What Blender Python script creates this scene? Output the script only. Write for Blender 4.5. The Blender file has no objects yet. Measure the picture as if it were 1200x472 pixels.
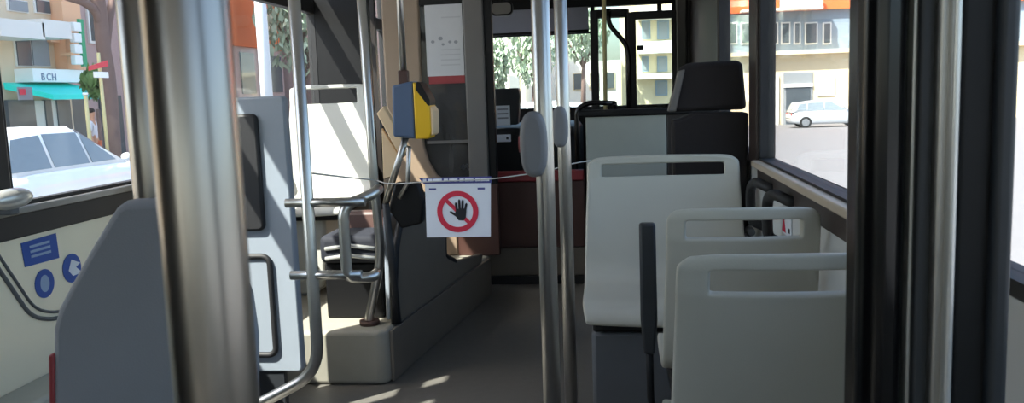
import bpy, bmesh, math, random
from mathutils import Vector, Matrix
random.seed(7)
sc = bpy.context.scene
col = sc.collection
# ------------------------------------------------------------------ camera
IMG_W, IMG_H, FPX = 1200.0, 472.0, 1000.0
CAM = Vector((0, 0, 1.25))
YAW, PITCH, ROLL = (math.radians(a) for a in (7.0, 7.3, -2.06))
fwd = Vector((-math.sin(YAW)*math.cos(PITCH), math.cos(YAW)*math.cos(PITCH), -math.sin(PITCH)))
r0 = Vector((math.cos(YAW), math.sin(YAW), 0)); u0 = r0.cross(fwd)
RT = math.cos(ROLL)*r0 + math.sin(ROLL)*u0
UP = -math.sin(ROLL)*r0 + math.cos(ROLL)*u0
cd = bpy.data.cameras.new('camera'); cam = bpy.data.objects.new('camera', cd); col.objects.link(cam)
cam.matrix_world = Matrix((
    (RT.x, UP.x, -fwd.x, CAM.x), (RT.y, UP.y, -fwd.y, CAM.y), (RT.z, UP.z, -fwd.z, CAM.z), (0, 0, 0, 1)))
cd.sensor_width = 36; cd.lens = 36*FPX/IMG_W; cd.clip_start = 0.02; cd.clip_end = 500
cd.dof.use_dof = True; cd.dof.focus_distance = 4.0; cd.dof.aperture_fstop = 15
sc.camera = cam
# ------------------------------------------------------------------ light
w = bpy.data.worlds.new('sky'); sc.world = w; w.use_nodes = True
nt = w.node_tree; bg = nt.nodes['Background']
sky = nt.nodes.new('ShaderNodeTexSky'); sky.sky_type = 'NISHITA'; sky.sun_disc = False
sky.sun_elevation = math.radians(58); sky.sun_rotation = math.radians(238); sky.dust_density = 3; sky.air_density = 1.0
nt.links.new(sky.outputs[0], bg.inputs[0]); bg.inputs[1].default_value = 0.30
sl = bpy.data.lights.new('sun', 'SUN'); sun = bpy.data.objects.new('sun', sl); col.objects.link(sun)
sl.energy = 10.0; sl.angle = math.radians(0.6); sl.color = (1, .95, .87)
SUN_DIR = Vector((1, 1.0, -1.87)).normalized()
sun.rotation_euler = SUN_DIR.to_track_quat('-Z', 'Y').to_euler(); sun.location = (-20, -10, 40)
vs = sc.view_settings
vs.view_transform = 'Standard'; vs.look = 'None'; vs.gamma = 1; vs.use_curve_mapping = False
vs.exposure = 1.15

def at(px, py, axis, val):
    """point of the place seen at a photo pixel, on a known plane"""
    r = fwd + RT*((px-IMG_W/2)/FPX) - UP*((py-IMG_H/2)/FPX)
    return CAM + r*((val-CAM[axis])/r[axis])
# ------------------------------------------------------------------ materials
def lin(h):
    h = h.lstrip('#'); o = []
    for i in (0, 2, 4):
        c = int(h[i:i+2], 16)/255
        o.append(c/12.92 if c <= .04045 else ((c+.055)/1.055)**2.4)
    return (*o, 1)
MATS = {}
def mat(name, color, rough=.5, metal=0.0, var=.06, scale=12.0, bump=0.0, bscale=200.0, emit=0, spec=.5, coat=0):
    m = bpy.data.materials.new(name); m.use_nodes = True; n = m.node_tree; b = n.nodes['Principled BSDF']
    c = lin(color)
    tc = n.nodes.new('ShaderNodeTexCoord')
    nz = n.nodes.new('ShaderNodeTexNoise'); nz.inputs['Scale'].default_value = scale; nz.inputs['Detail'].default_value = 4
    n.links.new(tc.outputs['Object'], nz.inputs['Vector'])
    mx = n.nodes.new('ShaderNodeMix'); mx.data_type = 'RGBA'
    mx.inputs[6].default_value = tuple(v*(1-var) for v in c[:3])+(1,)
    mx.inputs[7].default_value = tuple(min(1, v*(1+var)) for v in c[:3])+(1,)
    n.links.new(nz.outputs['Fac'], mx.inputs[0]); n.links.new(mx.outputs[2], b.inputs['Base Color'])
    b.inputs['Roughness'].default_value = rough; b.inputs['Metallic'].default_value = metal
    b.inputs['Specular IOR Level'].default_value = spec; b.inputs['Coat Weight'].default_value = coat
    if bump:
        n2 = n.nodes.new('ShaderNodeTexNoise'); n2.inputs['Scale'].default_value = bscale; n2.inputs['Detail'].default_value = 3
        n.links.new(tc.outputs['Object'], n2.inputs['Vector'])
        bp = n.nodes.new('ShaderNodeBump'); bp.inputs['Strength'].default_value = bump; bp.inputs['Distance'].default_value = .002
        n.links.new(n2.outputs['Fac'], bp.inputs['Height']); n.links.new(bp.outputs['Normal'], b.inputs['Normal'])
    if emit:
        b.inputs['Emission Color'].default_value = c; b.inputs['Emission Strength'].default_value = emit
    MATS[name] = m; return m
def glass(name, tint, gloss=.06):
    m = bpy.data.materials.new(name); m.use_nodes = True; n = m.node_tree
    n.nodes.remove(n.nodes['Principled BSDF'])
    t = n.nodes.new('ShaderNodeBsdfTransparent'); t.inputs[0].default_value = lin(tint)
    g = n.nodes.new('ShaderNodeBsdfGlossy'); g.inputs['Roughness'].default_value = .03
    lw = n.nodes.new('ShaderNodeLayerWeight'); lw.inputs['Blend'].default_value = .5
    pw = n.nodes.new('ShaderNodeMath'); pw.operation = 'POWER'; pw.inputs[1].default_value = 5
    n.links.new(lw.outputs['Facing'], pw.inputs[0])
    fr = n.nodes.new('ShaderNodeMath'); fr.operation = 'MULTIPLY_ADD'; fr.inputs[1].default_value = .6; fr.inputs[2].default_value = .025
    n.links.new(pw.outputs[0], fr.inputs[0])
    # a little dirt on the pane, patchy
    mx = n.nodes.new('ShaderNodeMixShader')
    n.links.new(fr.outputs[0], mx.inputs[0]); n.links.new(t.outputs[0], mx.inputs[1]); n.links.new(g.outputs[0], mx.inputs[2])
    d = n.nodes.new('ShaderNodeBsdfDiffuse'); d.inputs[0].default_value = (.8, .8, .78, 1)
    nz = n.nodes.new('ShaderNodeTexNoise'); nz.inputs['Scale'].default_value = 3
    mr = n.nodes.new('ShaderNodeMapRange'); mr.inputs[3].default_value = 0; mr.inputs[4].default_value = gloss
    n.links.new(nz.outputs['Fac'], mr.inputs[0])
    mx2 = n.nodes.new('ShaderNodeMixShader'); n.links.new(mr.outputs[0], mx2.inputs[0])
    n.links.new(mx.outputs[0], mx2.inputs[1]); n.links.new(d.outputs[0], mx2.inputs[2])
    n.links.new(mx2.outputs[0], n.nodes['Material Output'].inputs[0])
    MATS[name] = m; return m
mat('seat_grey', '#b3b1a5', .42, var=.05, scale=6, bump=.15, bscale=350)
mat('seat_sunlit', '#b4b4ae', .42, var=.04, scale=6, bump=.15, bscale=350)  # lighter copy of the grey seat plastic, for the sunlit seat
mat('panel_bluegrey', '#878f99', .45, var=.04)
mat('panel_grey', '#85868b', .7, var=.08, scale=9, bump=.2, bscale=300)
mat('steel_near', '#a09a93', .30, 1.0, var=.05, scale=20)
mat('steel', '#bdbbb7', .30, 1.0, var=.05, scale=20)
mat('steel_dull', '#a7a5a1', .34, .9, var=.06, scale=20)
mat('alu', '#c9c9c6', .3, .6, var=.03)
mat('black_gloss', '#08080a', .22, var=.2, spec=.35)
mat('black_plastic', '#0e0e10', .5, var=.2, spec=.3)
mat('black_rubber', '#17171a', .6, var=.2)
mat('dark_grey', '#25282c', .5, var=.1)
mat('mid_grey', '#55585c', .5, var=.08)
mat('frame_dark', '#26211f', .45, var=.1)
mat('frame_brown', '#352b28', .5, var=.1)
mat('wall_cream', '#f0e6cb', .5, var=.04, scale=4)
mat('wall_grey', '#c4c5c3', .5, var=.04, scale=4)
mat('shaded_floor_grey', '#a7aaa4', .5, var=.05)
mat('ledge_beige', '#b5a795', .5, var=.08)
mat('ceiling_white', '#d8d8d4', .6, var=.03)
mat('floor_vinyl', '#5d5a55', .55, var=.16, scale=30, bump=.3, bscale=400)
mat('plinth_vinyl', '#8f8b80', .6, var=.10, scale=14, bump=.3, bscale=300)
mat('bulkhead', '#6a6257', .55, var=.12, scale=8, bump=.2, bscale=250)
mat('brown_panel', '#4a3029', .5, var=.1)
mat('red_trim', '#8c2f33', .5, var=.1)
mat('tan', '#8d7a67', .55, var=.06)  # darkened because little light reaches the cab
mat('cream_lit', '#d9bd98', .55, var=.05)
mat('cab_grey', '#63605d', .5, var=.05)  # base grey lowered to put the cab's dimness into the colour
mat('dark_fabric', '#1e191a', .85, var=.2, scale=60, bump=.4, bscale=500)
mat('navy_fabric', '#181b26', .8, var=.2, scale=60, bump=.4, bscale=500)
mat('door_grey', '#979b93', .5, var=.05)
mat('visor', '#8b8d9b', .6, var=.05)
mat('yellow', '#e2b312', .4, var=.04)
mat('validator_blue', '#4c5f7d', .45, var=.05)
mat('button_grey', '#77787c', .5, var=.05)
mat('paper', '#e6e8ef', .7, var=.02)
mat('paper_dim', '#bfc0c3', .7, var=.05)  # white paper greyed for the weak light in the cab
mat('ink_red', '#d22a45', .6, var=.05)
mat('ink_black', '#15151c', .6, var=.1)
mat('ink_blue', '#4a4c8c', .6, var=.1)
mat('ink_grey', '#8a8c92', .6, var=.1)
mat('ink_faint', '#b0b1b5', .7, var=.02)
mat('sticker_blue', '#14479c', .4, var=.05)
mat('sticker_pale', '#8fa6c4', .4, var=.05)
mat('sticker_white', '#dfe3ea', .4, var=.02)
mat('cord_white', '#bdbbb8', .6, var=.05)
glass('glass_side', '#f3f6f5', .04)
glass('glass_dark', '#6d7072', .10)
glass('glass_front', '#eef4f2', .05)
# outdoors
mat('asphalt', '#6c6b6d', .85, var=.08, scale=3, bump=.3, bscale=60)
mat('pavement', '#b8b2a8', .85, var=.08, scale=2)
mat('wall_mauve', '#b59a94', .85, var=.05, scale=.6)
mat('wall_beige', '#d8c3a6', .85, var=.05, scale=.6)
mat('wall_apricot', '#eab892', .85, var=.04, scale=.6)
mat('wall_orange', '#e0703a', .85, var=.06, scale=.6)
mat('wall_white', '#e4e2dc', .8, var=.04, scale=.6)
mat('wall_bluegrey', '#8393a0', .7, var=.08, scale=.5)
mat('wall_warm', '#dccba8', .85, var=.05, scale=.4)
mat('window_dark', '#4a5258', .25, var=.2, scale=1.5)
mat('shutter', '#8b8f92', .6, var=.1)
mat('turquoise', '#20e8d8', .6, var=.05)
mat('sign_white', '#eef0ee', .6, var=.02)
mat('sign_green', '#2f9a6d', .6, var=.05)
mat('sign_red', '#cf3748', .6, var=.05)
mat('sign_ink', '#7c8aa3', .6, var=.05)
mat('bark', '#75605a', .9, var=.25, scale=8, bump=.6, bscale=30)
mat('leaf', '#5e7c44', .7, var=.3, scale=2)
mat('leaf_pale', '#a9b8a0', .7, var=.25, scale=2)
mat('car_white', '#e4e8ec', .25, var=.02, coat=.6)
mat('car_silver', '#c9ced2', .28, .2, var=.02, coat=.6)
mat('car_glass', '#79848b', .12, var=.1)
mat('tyre', '#1a1a1b', .8, var=.1)
mat('rim', '#9fa2a5', .35, .7, var=.05)
mat('tail_red', '#a8222a', .3, var=.05)
mat('lamp_clear', '#d8dde0', .2, var=.02)
mat('post_white', '#d3d9e0', .45, var=.03)
mat('post_yellow', '#c9be8c', .5, var=.05)
mat('skin', '#c99678', .6, var=.05)
mat('hair', '#2d211b', .8, var=.2)
mat('cloth_white', '#e4e4ea', .8, var=.05)
mat('cloth_orange', '#d8764e', .8, var=.05)
# ------------------------------------------------------------------ helpers
def tag(o, label=None, cat=None, group=None, kind=None):
    if label: o['label'] = label
    if cat: o['category'] = cat
    if group: o['group'] = group
    if kind: o['kind'] = kind
    return o
GROUPS = {'passenger_seat': 'grey plastic passenger seats', 'grab_pole': 'steel grab poles in the bus', 'parked_car': 'cars parked in the street', 'apartment_building': 'buildings along the street', 'street_tree': 'trees in the street', 'round_sticker': 'round blue stickers on the cream wall'}
def thing(name, label, cat, loc, rz=0, group=None):
    o = bpy.data.objects.new(name, None); col.objects.link(o); o.location = loc; o.rotation_euler = (0, 0, rz)
    o.empty_display_size = .05
    group = group or GROUPS.get(name)
    return tag(o, label, cat, group)
def base_of(o):
    v = Vector((0, 0, 0))
    while o: v += o.location; o = o.parent
    return v
def frame_on(d):
    d = d.normalized(); a = Vector((0, 0, 1)) if abs(d.z) < .9 else Vector((1, 0, 0))
    u = d.cross(a).normalized(); return u, d.cross(u)
def smooth_path(pts, n=6, rad=.08, closed=False):
    """round the corners of a polyline"""
    P = [Vector(p) for p in pts]; out = []
    N = len(P)
    for i, p in enumerate(P):
        if not closed and i in (0, N-1): out.append(p); continue
        a, b = P[i-1], P[(i+1) % N]
        r = min(rad, (a-p).length*.45, (b-p).length*.45)
        s, e = p+(a-p).normalized()*r, p+(b-p).normalized()*r
        for k in range(n+1):
            t = k/n; out.append(s*(1-t)**2+p*2*t*(1-t)+e*t*t)
    return out
class MB:
    def __init__(s): s.v = []; s.f = []; s.sm = []
    def _add(s, vs, fs, smooth=False):
        o = len(s.v); s.v += [Vector(x) for x in vs]
        for f in fs: s.f.append([i+o for i in f]); s.sm.append(smooth)
        return s
    def box(s, lo, hi, rz=0, pivot=None):
        x0, y0, z0 = lo; x1, y1, z1 = hi
        vs = [Vector((x, y, z)) for z in (z0, z1) for x, y in ((x0, y0), (x1, y0), (x1, y1), (x0, y1))]
        if rz:
            c = Vector(pivot) if pivot else (Vector(lo)+Vector(hi))/2
            M = Matrix.Rotation(rz, 3, 'Z'); vs = [M @ (v-c)+c for v in vs]
        return s._add(vs, [(3, 2, 1, 0), (4, 5, 6, 7), (0, 1, 5, 4), (1, 2, 6, 5), (2, 3, 7, 6), (3, 0, 4, 7)])
    def tube(s, path, r, seg=14, closed=False, cap=True):
        P = [Vector(p) for p in path]; n = len(P); rs = r if isinstance(r, (list, tuple)) else [r]*n
        rings = []; u = None
        for i in range(n):
            if closed: d = P[(i+1) % n]-P[i-1]
            else: d = P[min(i+1, n-1)]-P[max(i-1, 0)]
            d.normalize()
            if u is None: u, _ = frame_on(d)
            else: u = (u-d*u.dot(d)).normalized()
            v = d.cross(u)
            rings.append([P[i]+(u*math.cos(a)+v*math.sin(a))*rs[i] for a in [2*math.pi*k/seg for k in range(seg)]])
        vs = [p for g in rings for p in g]; fs = []
        for i in range(n if closed else n-1):
            j = (i+1) % n
            for k in range(seg):
                k2 = (k+1) % seg; fs.append((i*seg+k, i*seg+k2, j*seg+k2, j*seg+k))
        s._add(vs, fs, True)
        if cap and not closed:
            s._add(rings[0], [list(range(seg))[::-1]]); s._add(rings[-1], [list(range(seg))])
        return s
    def prism(s, pts, ext):
        """closed outline (list of 3-D points) pushed along ext"""
        P = [Vector(p) for p in pts]; n = len(P); e = Vector(ext)
        vs = P+[p+e for p in P]
        fs = [list(range(n))[::-1], [n+i for i in range(n)]]+[(i, (i+1) % n, n+(i+1) % n, n+i) for i in range(n)]
        return s._add(vs, fs)
    def ball(s, c, rad, seg=14, rings=8):
        c = Vector(c); rad = rad if hasattr(rad, '__len__') else (rad,)*3
        vs = []; fs = []
        for i in range(rings+1):
            th = math.pi*i/rings
            for k in range(seg):
                ph = 2*math.pi*k/seg
                vs.append(c+Vector((rad[0]*math.sin(th)*math.cos(ph), rad[1]*math.sin(th)*math.sin(ph), rad[2]*math.cos(th))))
        for i in range(rings):
            for k in range(seg):
                k2 = (k+1) % seg; fs.append((i*seg+k, (i+1)*seg+k, (i+1)*seg+k2, i*seg+k2))
        return s._add(vs, fs, True)
    def loft(s, rings, smooth=True, cap=True):
        n = len(rings[0]); vs = [p for g in rings for p in g]; fs = []
        for i in range(len(rings)-1):
            for k in range(n): k2 = (k+1) % n; fs.append((i*n+k, i*n+k2, (i+1)*n+k2, (i+1)*n+k))
        s._add(vs, fs, smooth)
        if cap: s._add(rings[0], [list(range(n))[::-1]]); s._add(rings[-1], [list(range(n))])
        return s
    def build(s, name, m, parent=None, bevel=0, seg=2, sub=0, solid=0, loc=None):
        if parent: off = base_of(parent)
        elif loc is not None: off = Vector(loc)
        else: off = Vector((0, 0, 0))
        me = bpy.data.meshes.new(name); me.from_pydata([v-off for v in s.v], [], s.f)
        me.polygons.foreach_set('use_smooth', s.sm)
        bm = bmesh.new(); bm.from_mesh(me); bmesh.ops.remove_doubles(bm, verts=bm.verts, dist=1e-6)
        bmesh.ops.recalc_face_normals(bm, faces=bm.faces); bm.to_mesh(me); bm.free()
        o = bpy.data.objects.new(name, me); col.objects.link(o); me.materials.append(MATS[m])
        if parent: o.parent = parent
        else: o.location = off
        if solid:
            q = o.modifiers.new('thickness', 'SOLIDIFY'); q.thickness = solid; q.offset = 0
        if bevel:
            q = o.modifiers.new('bevel', 'BEVEL'); q.width = bevel; q.segments = seg; q.limit_method = 'ANGLE'; q.angle_limit = .6
            for p in me.polygons: p.use_smooth = True
            try: me.set_sharp_from_angle(angle=.7)
            except Exception: pass
        if sub:
            q = o.modifiers.new('sub', 'SUBSURF'); q.levels = sub; q.render_levels = sub
            for p in me.polygons: p.use_smooth = True
        return o
def B(lo, hi, rz=0, pivot=None): return MB().box(lo, hi, rz, pivot)
def struct(o): return tag(o, kind='structure')
def rot_outline(pts, c, rz):
    M = Matrix.Rotation(rz, 3, 'Z'); c = Vector(c); return [M @ (Vector(p)-c)+c for p in pts]
def round_rect(w, h, r, n=5):
    o = []
    for cx, cy, a0 in ((w/2-r, h/2-r, 0), (-w/2+r, h/2-r, 90), (-w/2+r, -h/2+r, 180), (w/2-r, -h/2+r, 270)):
        for k in range(n+1):
            a = math.radians(a0+90*k/n); o.append((cx+r*math.cos(a), cy+r*math.sin(a)))
    return o
def disc(c, r, n=28, sx=1, sy=1): return [(c[0]+sx*r*math.cos(2*math.pi*k/n), c[1]+sy*r*math.sin(2*math.pi*k/n)) for k in range(n)]
# ------------------------------------------------------------------ the bus shell
XL, XR, YB, YF, ZC = -1.85, .56, -3.6, 7.3, 2.24
SILL, WTOP, BAR, HOP = .95, 1.78, 1.87, 2.14
struct(B((XL-.06, YB, -.12), (XR+.06, YF, 0)).build('floor', 'floor_vinyl'))
struct(B((XL-.06, YB, ZC), (XR+.06, YF, ZC+.1)).build('ceiling', 'ceiling_white'))
# left wall: cream panel, dark band, header
wl = struct(B((XL-.06, YB, 0), (XL, YF, SILL-.015)).build('wall_left', 'wall_cream'))
B((XL-.0005, YB+.05, .855), (XL+.012, 5.35, SILL-.02)).build('window_band', 'frame_dark', wl, bevel=.005)
B((XL-.06, YB, HOP), (XL, YF, ZC)).build('header', 'frame_dark', wl)
wr = struct(B((XR, YB, 0), (XR+.06, YF, SILL-.015)).build('wall_right', 'wall_grey'))
B((XR-.012, 1.47, .86), (XR+.0005, 3.4, SILL-.02)).build('window_band', 'frame_brown', wr, bevel=.005)
B((XR, YB, HOP), (XR+.06, YF, ZC)).build('header', 'frame_dark', wr)
wb = struct(B((XL, YB-.06, 0), (XR, YB, 1.0)).build('wall_back', 'wall_grey'))
B((XL, YB-.06, 1.95), (XR, YB, ZC)).build('header', 'frame_dark', wb)
n_trim = 0
def pillar(side, y0, y1, m='frame_dark', z0=SILL-.015, z1=HOP, proud=.015):
    global n_trim; n_trim += 1
    if side < 0: lo, hi = (XL-.06, y0, z0), (XL+proud, y1, z1)
    else: lo, hi = (XR-proud, y0, z0), (XR+.06, y1, z1)
    return struct(B(lo, hi).build('trim_%d' % n_trim, m, bevel=.006))
n_win = 0
def side_window(side, y0, y1, g='glass_side', hopper=True, fm='black_rubber'):
    """framed pane with a low hopper light over it"""
    global n_win; n_win += 1
    x = XL if side < 0 else XR; s = 1 if side < 0 else -1
    xi, xo = x+.004*s, x-.05*s
    a, b = min(xi, xo), max(xi, xo)
    f = MB(); t = .022
    f.box((a, y0, SILL-.015), (b, y1, SILL+.012)); f.box((a, y0, SILL+.012), (b, y0+t, HOP)); f.box((a, y1-t, SILL+.012), (b, y1, HOP))
    f.box((a, y0+t, WTOP), (b, y1-t, BAR)); f.box((a, y0+t, HOP-.012), (b, y1-t, HOP))
    o = struct(f.build('window_%d' % n_win, fm, bevel=.004))
    xm = x-.028*s
    B((xm-.003, y0+t, SILL+.012), (xm+.003, y1-t, WTOP)).build('pane', g, o)
    B((xm-.003, y0+t, BAR), (xm+.003, y1-t, HOP-.012)).build('hopper_pane', g, o)
    return o
Lw = [(-3.5, -1.75), (.75, 2.28), (2.40, 3.62), (3.74, 5.28), (5.55, 6.95)]
for k, (a, b) in enumerate(Lw): side_window(-1, a, b)
edges = [YB]+[v for p in Lw for v in p]+[YF]
for k in range(0, len(edges), 2): pillar(-1, edges[k], edges[k+1], 'frame_brown' if k == 8 else 'frame_dark', 0 if k == 2 else SILL-.015)  # widest one: unseen dark panel, added to darken the near pole's reflection
Rw = [(-3.5, -1.75), (-1.6, -.1), (0.02, 1.415), (1.46, 3.41), (3.59, 4.69)]
for k, (a, b) in enumerate(Rw): side_window(1, a, b)
edges = [YB]+[v for p in Rw for v in p]
for k in range(0, len(edges)-1, 2):
    if k != 6: pillar(1, edges[k], edges[k+1], 'frame_brown')
pillar(1, 1.415, 1.46, 'black_plastic', 0, HOP, .03)
pillar(1, 4.69, 5.4, 'frame_dark', SILL-.015, HOP, .01)
pillar(1, 5.4, 7.3, 'frame_dark', SILL-.015, HOP, .005)
struct(B((XR-.035, 1.47, SILL-.02), (XR+.005, 3.40, SILL+.004)).build('trim_%d' % (n_trim+1), 'ledge_beige', bevel=.005)); n_trim += 1
struct(B((XL-.005, 2.30, SILL-.02), (XL+.03, 5.3, SILL+.003)).build('trim_%d' % (n_trim+1), 'steel_dull', bevel=.004)); n_trim += 1
# moulded gasket line on the left wall below the window
g = at(0, 318, 0, XL+.002); h = at(36, 371, 0, XL+.002); k = at(62, 375, 0, XL+.002); e = Vector((XL+.002, 3.3, k.z-.005))
g0 = g+(g-h)*3
gl = MB().tube(smooth_path([g0, g, h, k, e], 5, .05), .007, 8)
o_ = gl.build('moulding_line', 'mid_grey', wl)
gl2 = MB().tube(smooth_path([p+Vector((0, .022, .018)) for p in (g0, g, h, k, e)], 5, .05), .005, 8).build('moulding_line', 'mid_grey', wl)
# low grey box added in place of the shaded floor along the left wall
hc = thing('shaded_floor_box', 'low grey box in place of shaded floor along the foot of the cream wall, lower left corner', 'shaded_floor', (XL+.08, 2.2, 0))
B((XL+.001, .8, 0), (XL+.15, 3.1, .40)).build('cover', 'shaded_floor_grey', hc, bevel=.012)
for dz in (.30, .335): B((XL+.149, .85, dz), (XL+.156, 3.05, dz+.012)).build('groove_strip', 'mid_grey', hc)
# rear window
n_win += 1
f = MB(); f.box((XL, YB-.05, 1.0), (XL+.08, YB, 1.95)); f.box((XR-.08, YB-.05, 1.0), (XR, YB, 1.95))
f.box((XL+.08, YB-.05, 1.0), (XR-.08, YB, 1.04)); f.box((XL+.08, YB-.05, 1.91), (XR-.08, YB, 1.95))
o = struct(f.build('window_%d' % n_win, 'black_rubber'))
B((XL+.08, YB-.028, 1.04), (XR-.08, YB-.022, 1.91)).build('pane', 'glass_side', o)
# front wall: dash, windscreen, visor
zf0 = at(650, 126, 1, YF).z; zf1 = at(650, 41, 1, YF).z; zv = at(650, 9, 1, YF-.1).z
wf = struct(B((XL, YF-.02, 0), (XR, YF+.05, zf0)).build('wall_front', 'black_plastic'))
B((XL, YF-.02, zv), (XR, YF+.05, ZC)).build('header', 'black_plastic', wf)
n_win += 1
f = MB(); f.box((XL, YF-.02, zf0), (XL+.07, YF+.05, zv)); f.box((XR-.07, YF-.02, zf0), (XR, YF+.05, zv))
xs = at(694, 80, 1, YF).x
f.box((xs, YF-.03, zf0), (xs+.03, YF+.05, zv)); f.box((XL+.07, YF, zf1), (xs, YF+.03, zf1+.02))
xe = at(722, 10, 1, YF).x; xf = at(770, 10, 1, YF).x
f.box((xs+.03, YF, at(740, 20, 1, YF).z), (XR-.07, YF+.03, at(740, 20, 1, YF).z+.03))
f.box((xf, YF, at(740, 20, 1, YF).z+.03), (xf+.04, YF+.03, zv))
wn = struct(f.build('window_%d' % n_win, 'black_rubber', bevel=.004))
B((XL+.07, YF+.012, zf0), (xs, YF+.018, zv)).build('pane', 'glass_front', wn)
B((xs+.03, YF+.012, zf0), (XR-.07, YF+.018, zv)).build('pane', 'glass_front', wn)
vb = thing('sun_visor', 'grey-blue pull-down sun visor across the top of the windscreen', 'visor', (-.7, YF-.06, zf1))
MB().prism([(XL+.1, YF-.07, zf1+.02), (XL+.1, YF-.058, zf1+.02), (XL+.1, YF-.045, zv), (XL+.1, YF-.06, zv)], (xs-XL-.12, 0, 0)).build('blind', 'visor', vb, bevel=.003)
MB().tube([(XL+.1, YF-.065, zf1+.02), (xs-.02, YF-.065, zf1+.02)], .011, 10).build('hem_bar', 'black_plastic', vb)
# mirror under the header
p = at(588, 10, 1, 6.6)
mi = thing('interior_mirror', 'black interior mirror hanging above the cab, left of the visor', 'mirror', (p.x, 6.6, ZC))
MB().prism([(p.x+a, 6.58, p.z+b) for a, b in round_rect(.17, .11, .04)], (0, .05, 0)).build('housing', 'black_plastic', mi, bevel=.008)
MB().tube([(p.x, 6.62, p.z+.04), (p.x, 6.64, ZC+.005)], .01, 8).build('arm', 'black_plastic', mi)
MB().prism([(p.x+a, 6.575, p.z+b) for a, b in round_rect(.145, .085, .03)], (0, .004, 0)).build('glass', 'steel_dull', mi)

# ------------------------------------------------------------------ seats
PROF = [  # y, z (below top negative / above pan), half width factor
    (-.095, 'T', .0, .86), (-.096, 'T', -.008, .95), (-.095, 'T', -.026, .985), (-.094, 'T', -.034, .99), (-.092, 'T', -.043, .995), (-.089, 'T', -.072, 1.0), (-.088, 'T', -.081, 1.0), (-.087, 'T', -.088, 1.0),
    (-.080, 'T', -.115, 1.0), (-.062, 'T', -.20, 1.015), (-.038, 'T', -.30, 1.03), (-.016, 'P', .10, 1.045), (.006, 'P', .045, 1.05),
    (.045, 'P', .010, 1.05), (.14, 'P', 0, 1.05), (.27, 'P', .004, 1.05), (.37, 'P', .008, 1.04), (.412, 'P', -.012, 1.02), (.425, 'P', -.05, 1.0)]
def seat_shell(W, T, pan, slot=.72, sh=0.0):
    us = [-1, -.95, -slot-.04, -slot, -slot+.045, -.35, 0, .35, slot-.045, slot, slot+.04, .95, 1]
    vs = []; fs = []
    for y, ref, dz, wf in PROF:
        z0 = (T if ref == 'T' else pan)+dz
        if ref == 'T' and -.12 < dz < -.06: z0 -= sh
        if ref == 'T' and -.045 < dz < -.02: z0 += sh*.5
        for u in us:
            x = u*W/2*wf
            back = max(0, min(1, (z0-pan-.02)/.12))
            yy = y+back*.022*(u*u)
            zz = z0+(1-back)*.012*u*u
            if ref == 'T' and dz > -.02: zz -= .010*abs(u)**4
            vs.append((x, yy, zz))
    n = len(us)
    for i in range(len(PROF)-1):
        for k in range(n-1):
            if 3 <= i <= 5 and 3 <= k <= 8: continue
            fs.append((i*n+k, i*n+k+1, (i+1)*n+k+1, (i+1)*n+k))
    m = MB(); m._add(vs, fs, True); return m
def place(mb, loc, rz):
    M = Matrix.Translation(loc) @ Matrix.Rotation(rz, 4, 'Z')
    mb.v = [M @ v for v in mb.v]; return mb
def make_seat(name, label, loc, rz, W, T, pan, m, slot=.72, plinth=None, legs=True, sh=0.0):
    t = thing(name, label, 'seat', loc, rz)
    def b(mb, nm, mt, **k):
        o = mb.build(nm, mt, None, **k); o.parent = t; return o
    sh = b(seat_shell(W, T, pan, slot, sh), 'seat_shell', m, solid=.024, sub=2)
    b(B((-W*.46, .02, pan-.075), (W*.46, .39, pan-.022)), 'under_frame', 'black_plastic', bevel=.01)
    if plinth is not None:
        z0 = plinth
        b(B((-W*.47, .03, z0), (W*.47, .37, pan-.08)), 'pedestal', 'mid_grey', bevel=.015)
        for sx in (-1,):
            b(MB().tube([(sx*W*.465, .365, z0), (sx*W*.465, .365, pan-.085)], .016, 12), 'corner_strip', 'alu')
    elif legs:
        for sx in (-1, 1):
            b(MB().tube(smooth_path([(sx*W*.33, .06, pan-.05), (sx*W*.33, .10, .2), (sx*W*.33, .12, 0)], 4, .06), .016, 10), 'leg', 'black_plastic')
        b(B((-W*.4, .04, 0), (W*.4, .2, .012)), 'foot_plate', 'black_plastic')
    return t
# three seats on the right
YN, YM, YFAR = 1.70, 2.28, 3.42
a = at(792, 300, 1, YN); TN = at(900, 297, 1, YN).z
make_seat('passenger_seat', 'nearest grey plastic seat seen from behind, cut off by the black post', (a.x+.225, YN+.095, 0), 0, .45, TN, TN-.50, 'seat_grey', .70)
a = at(781, 262, 1, YM); b_ = at(964, 262, 1, YM); TM = at(872, 243, 1, YM).z
WM = b_.x-a.x
mid = make_seat('passenger_seat', 'middle grey plastic seat seen from behind, with a raised dark armrest', ((a.x+b_.x)/2, YM+.095, 0), 0, WM, TM, TM-.50, 'seat_grey', .74)
# raised armrest on its aisle side
ya = YM+.13; p0 = at(759, 262, 1, ya); p1 = at(759, 416, 1, ya); p2 = at(763, 468, 1, ya)
arm = MB().prism([(p0.x-.024, ya, p0.z), (p0.x+.022, ya, p0.z), (p0.x+.024, ya, p1.z+.1), (p0.x+.016, ya, p1.z), (p0.x-.016, ya, p1.z), (p0.x-.024, ya, p1.z+.1)], (0, .035, 0))
o = arm.build('armrest', 'dark_grey', mid, bevel=.008); tag(o, 'dark grey armrest folded upright')
MB().tube([(p0.x, ya+.018, p1.z+.03), (p2.x, ya+.03, p2.z), (p2.x+.02, ya+.05, .15)], .011, 10).build('strut', 'black_plastic', mid)
a = at(688, 215, 1, YFAR); b_ = at(866, 215, 1, YFAR); TF = at(778, 181, 1, YFAR).z
WF = b_.x-a.x
zp = at(735, 350, 1, YFAR-.3).z
far = make_seat('passenger_seat', 'wide grey plastic seat facing the camera on a dark pedestal', ((a.x+b_.x)/2, YFAR-.095, 0), math.pi, WF, TF, zp, 'seat_grey', .80, plinth=0.0)
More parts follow.
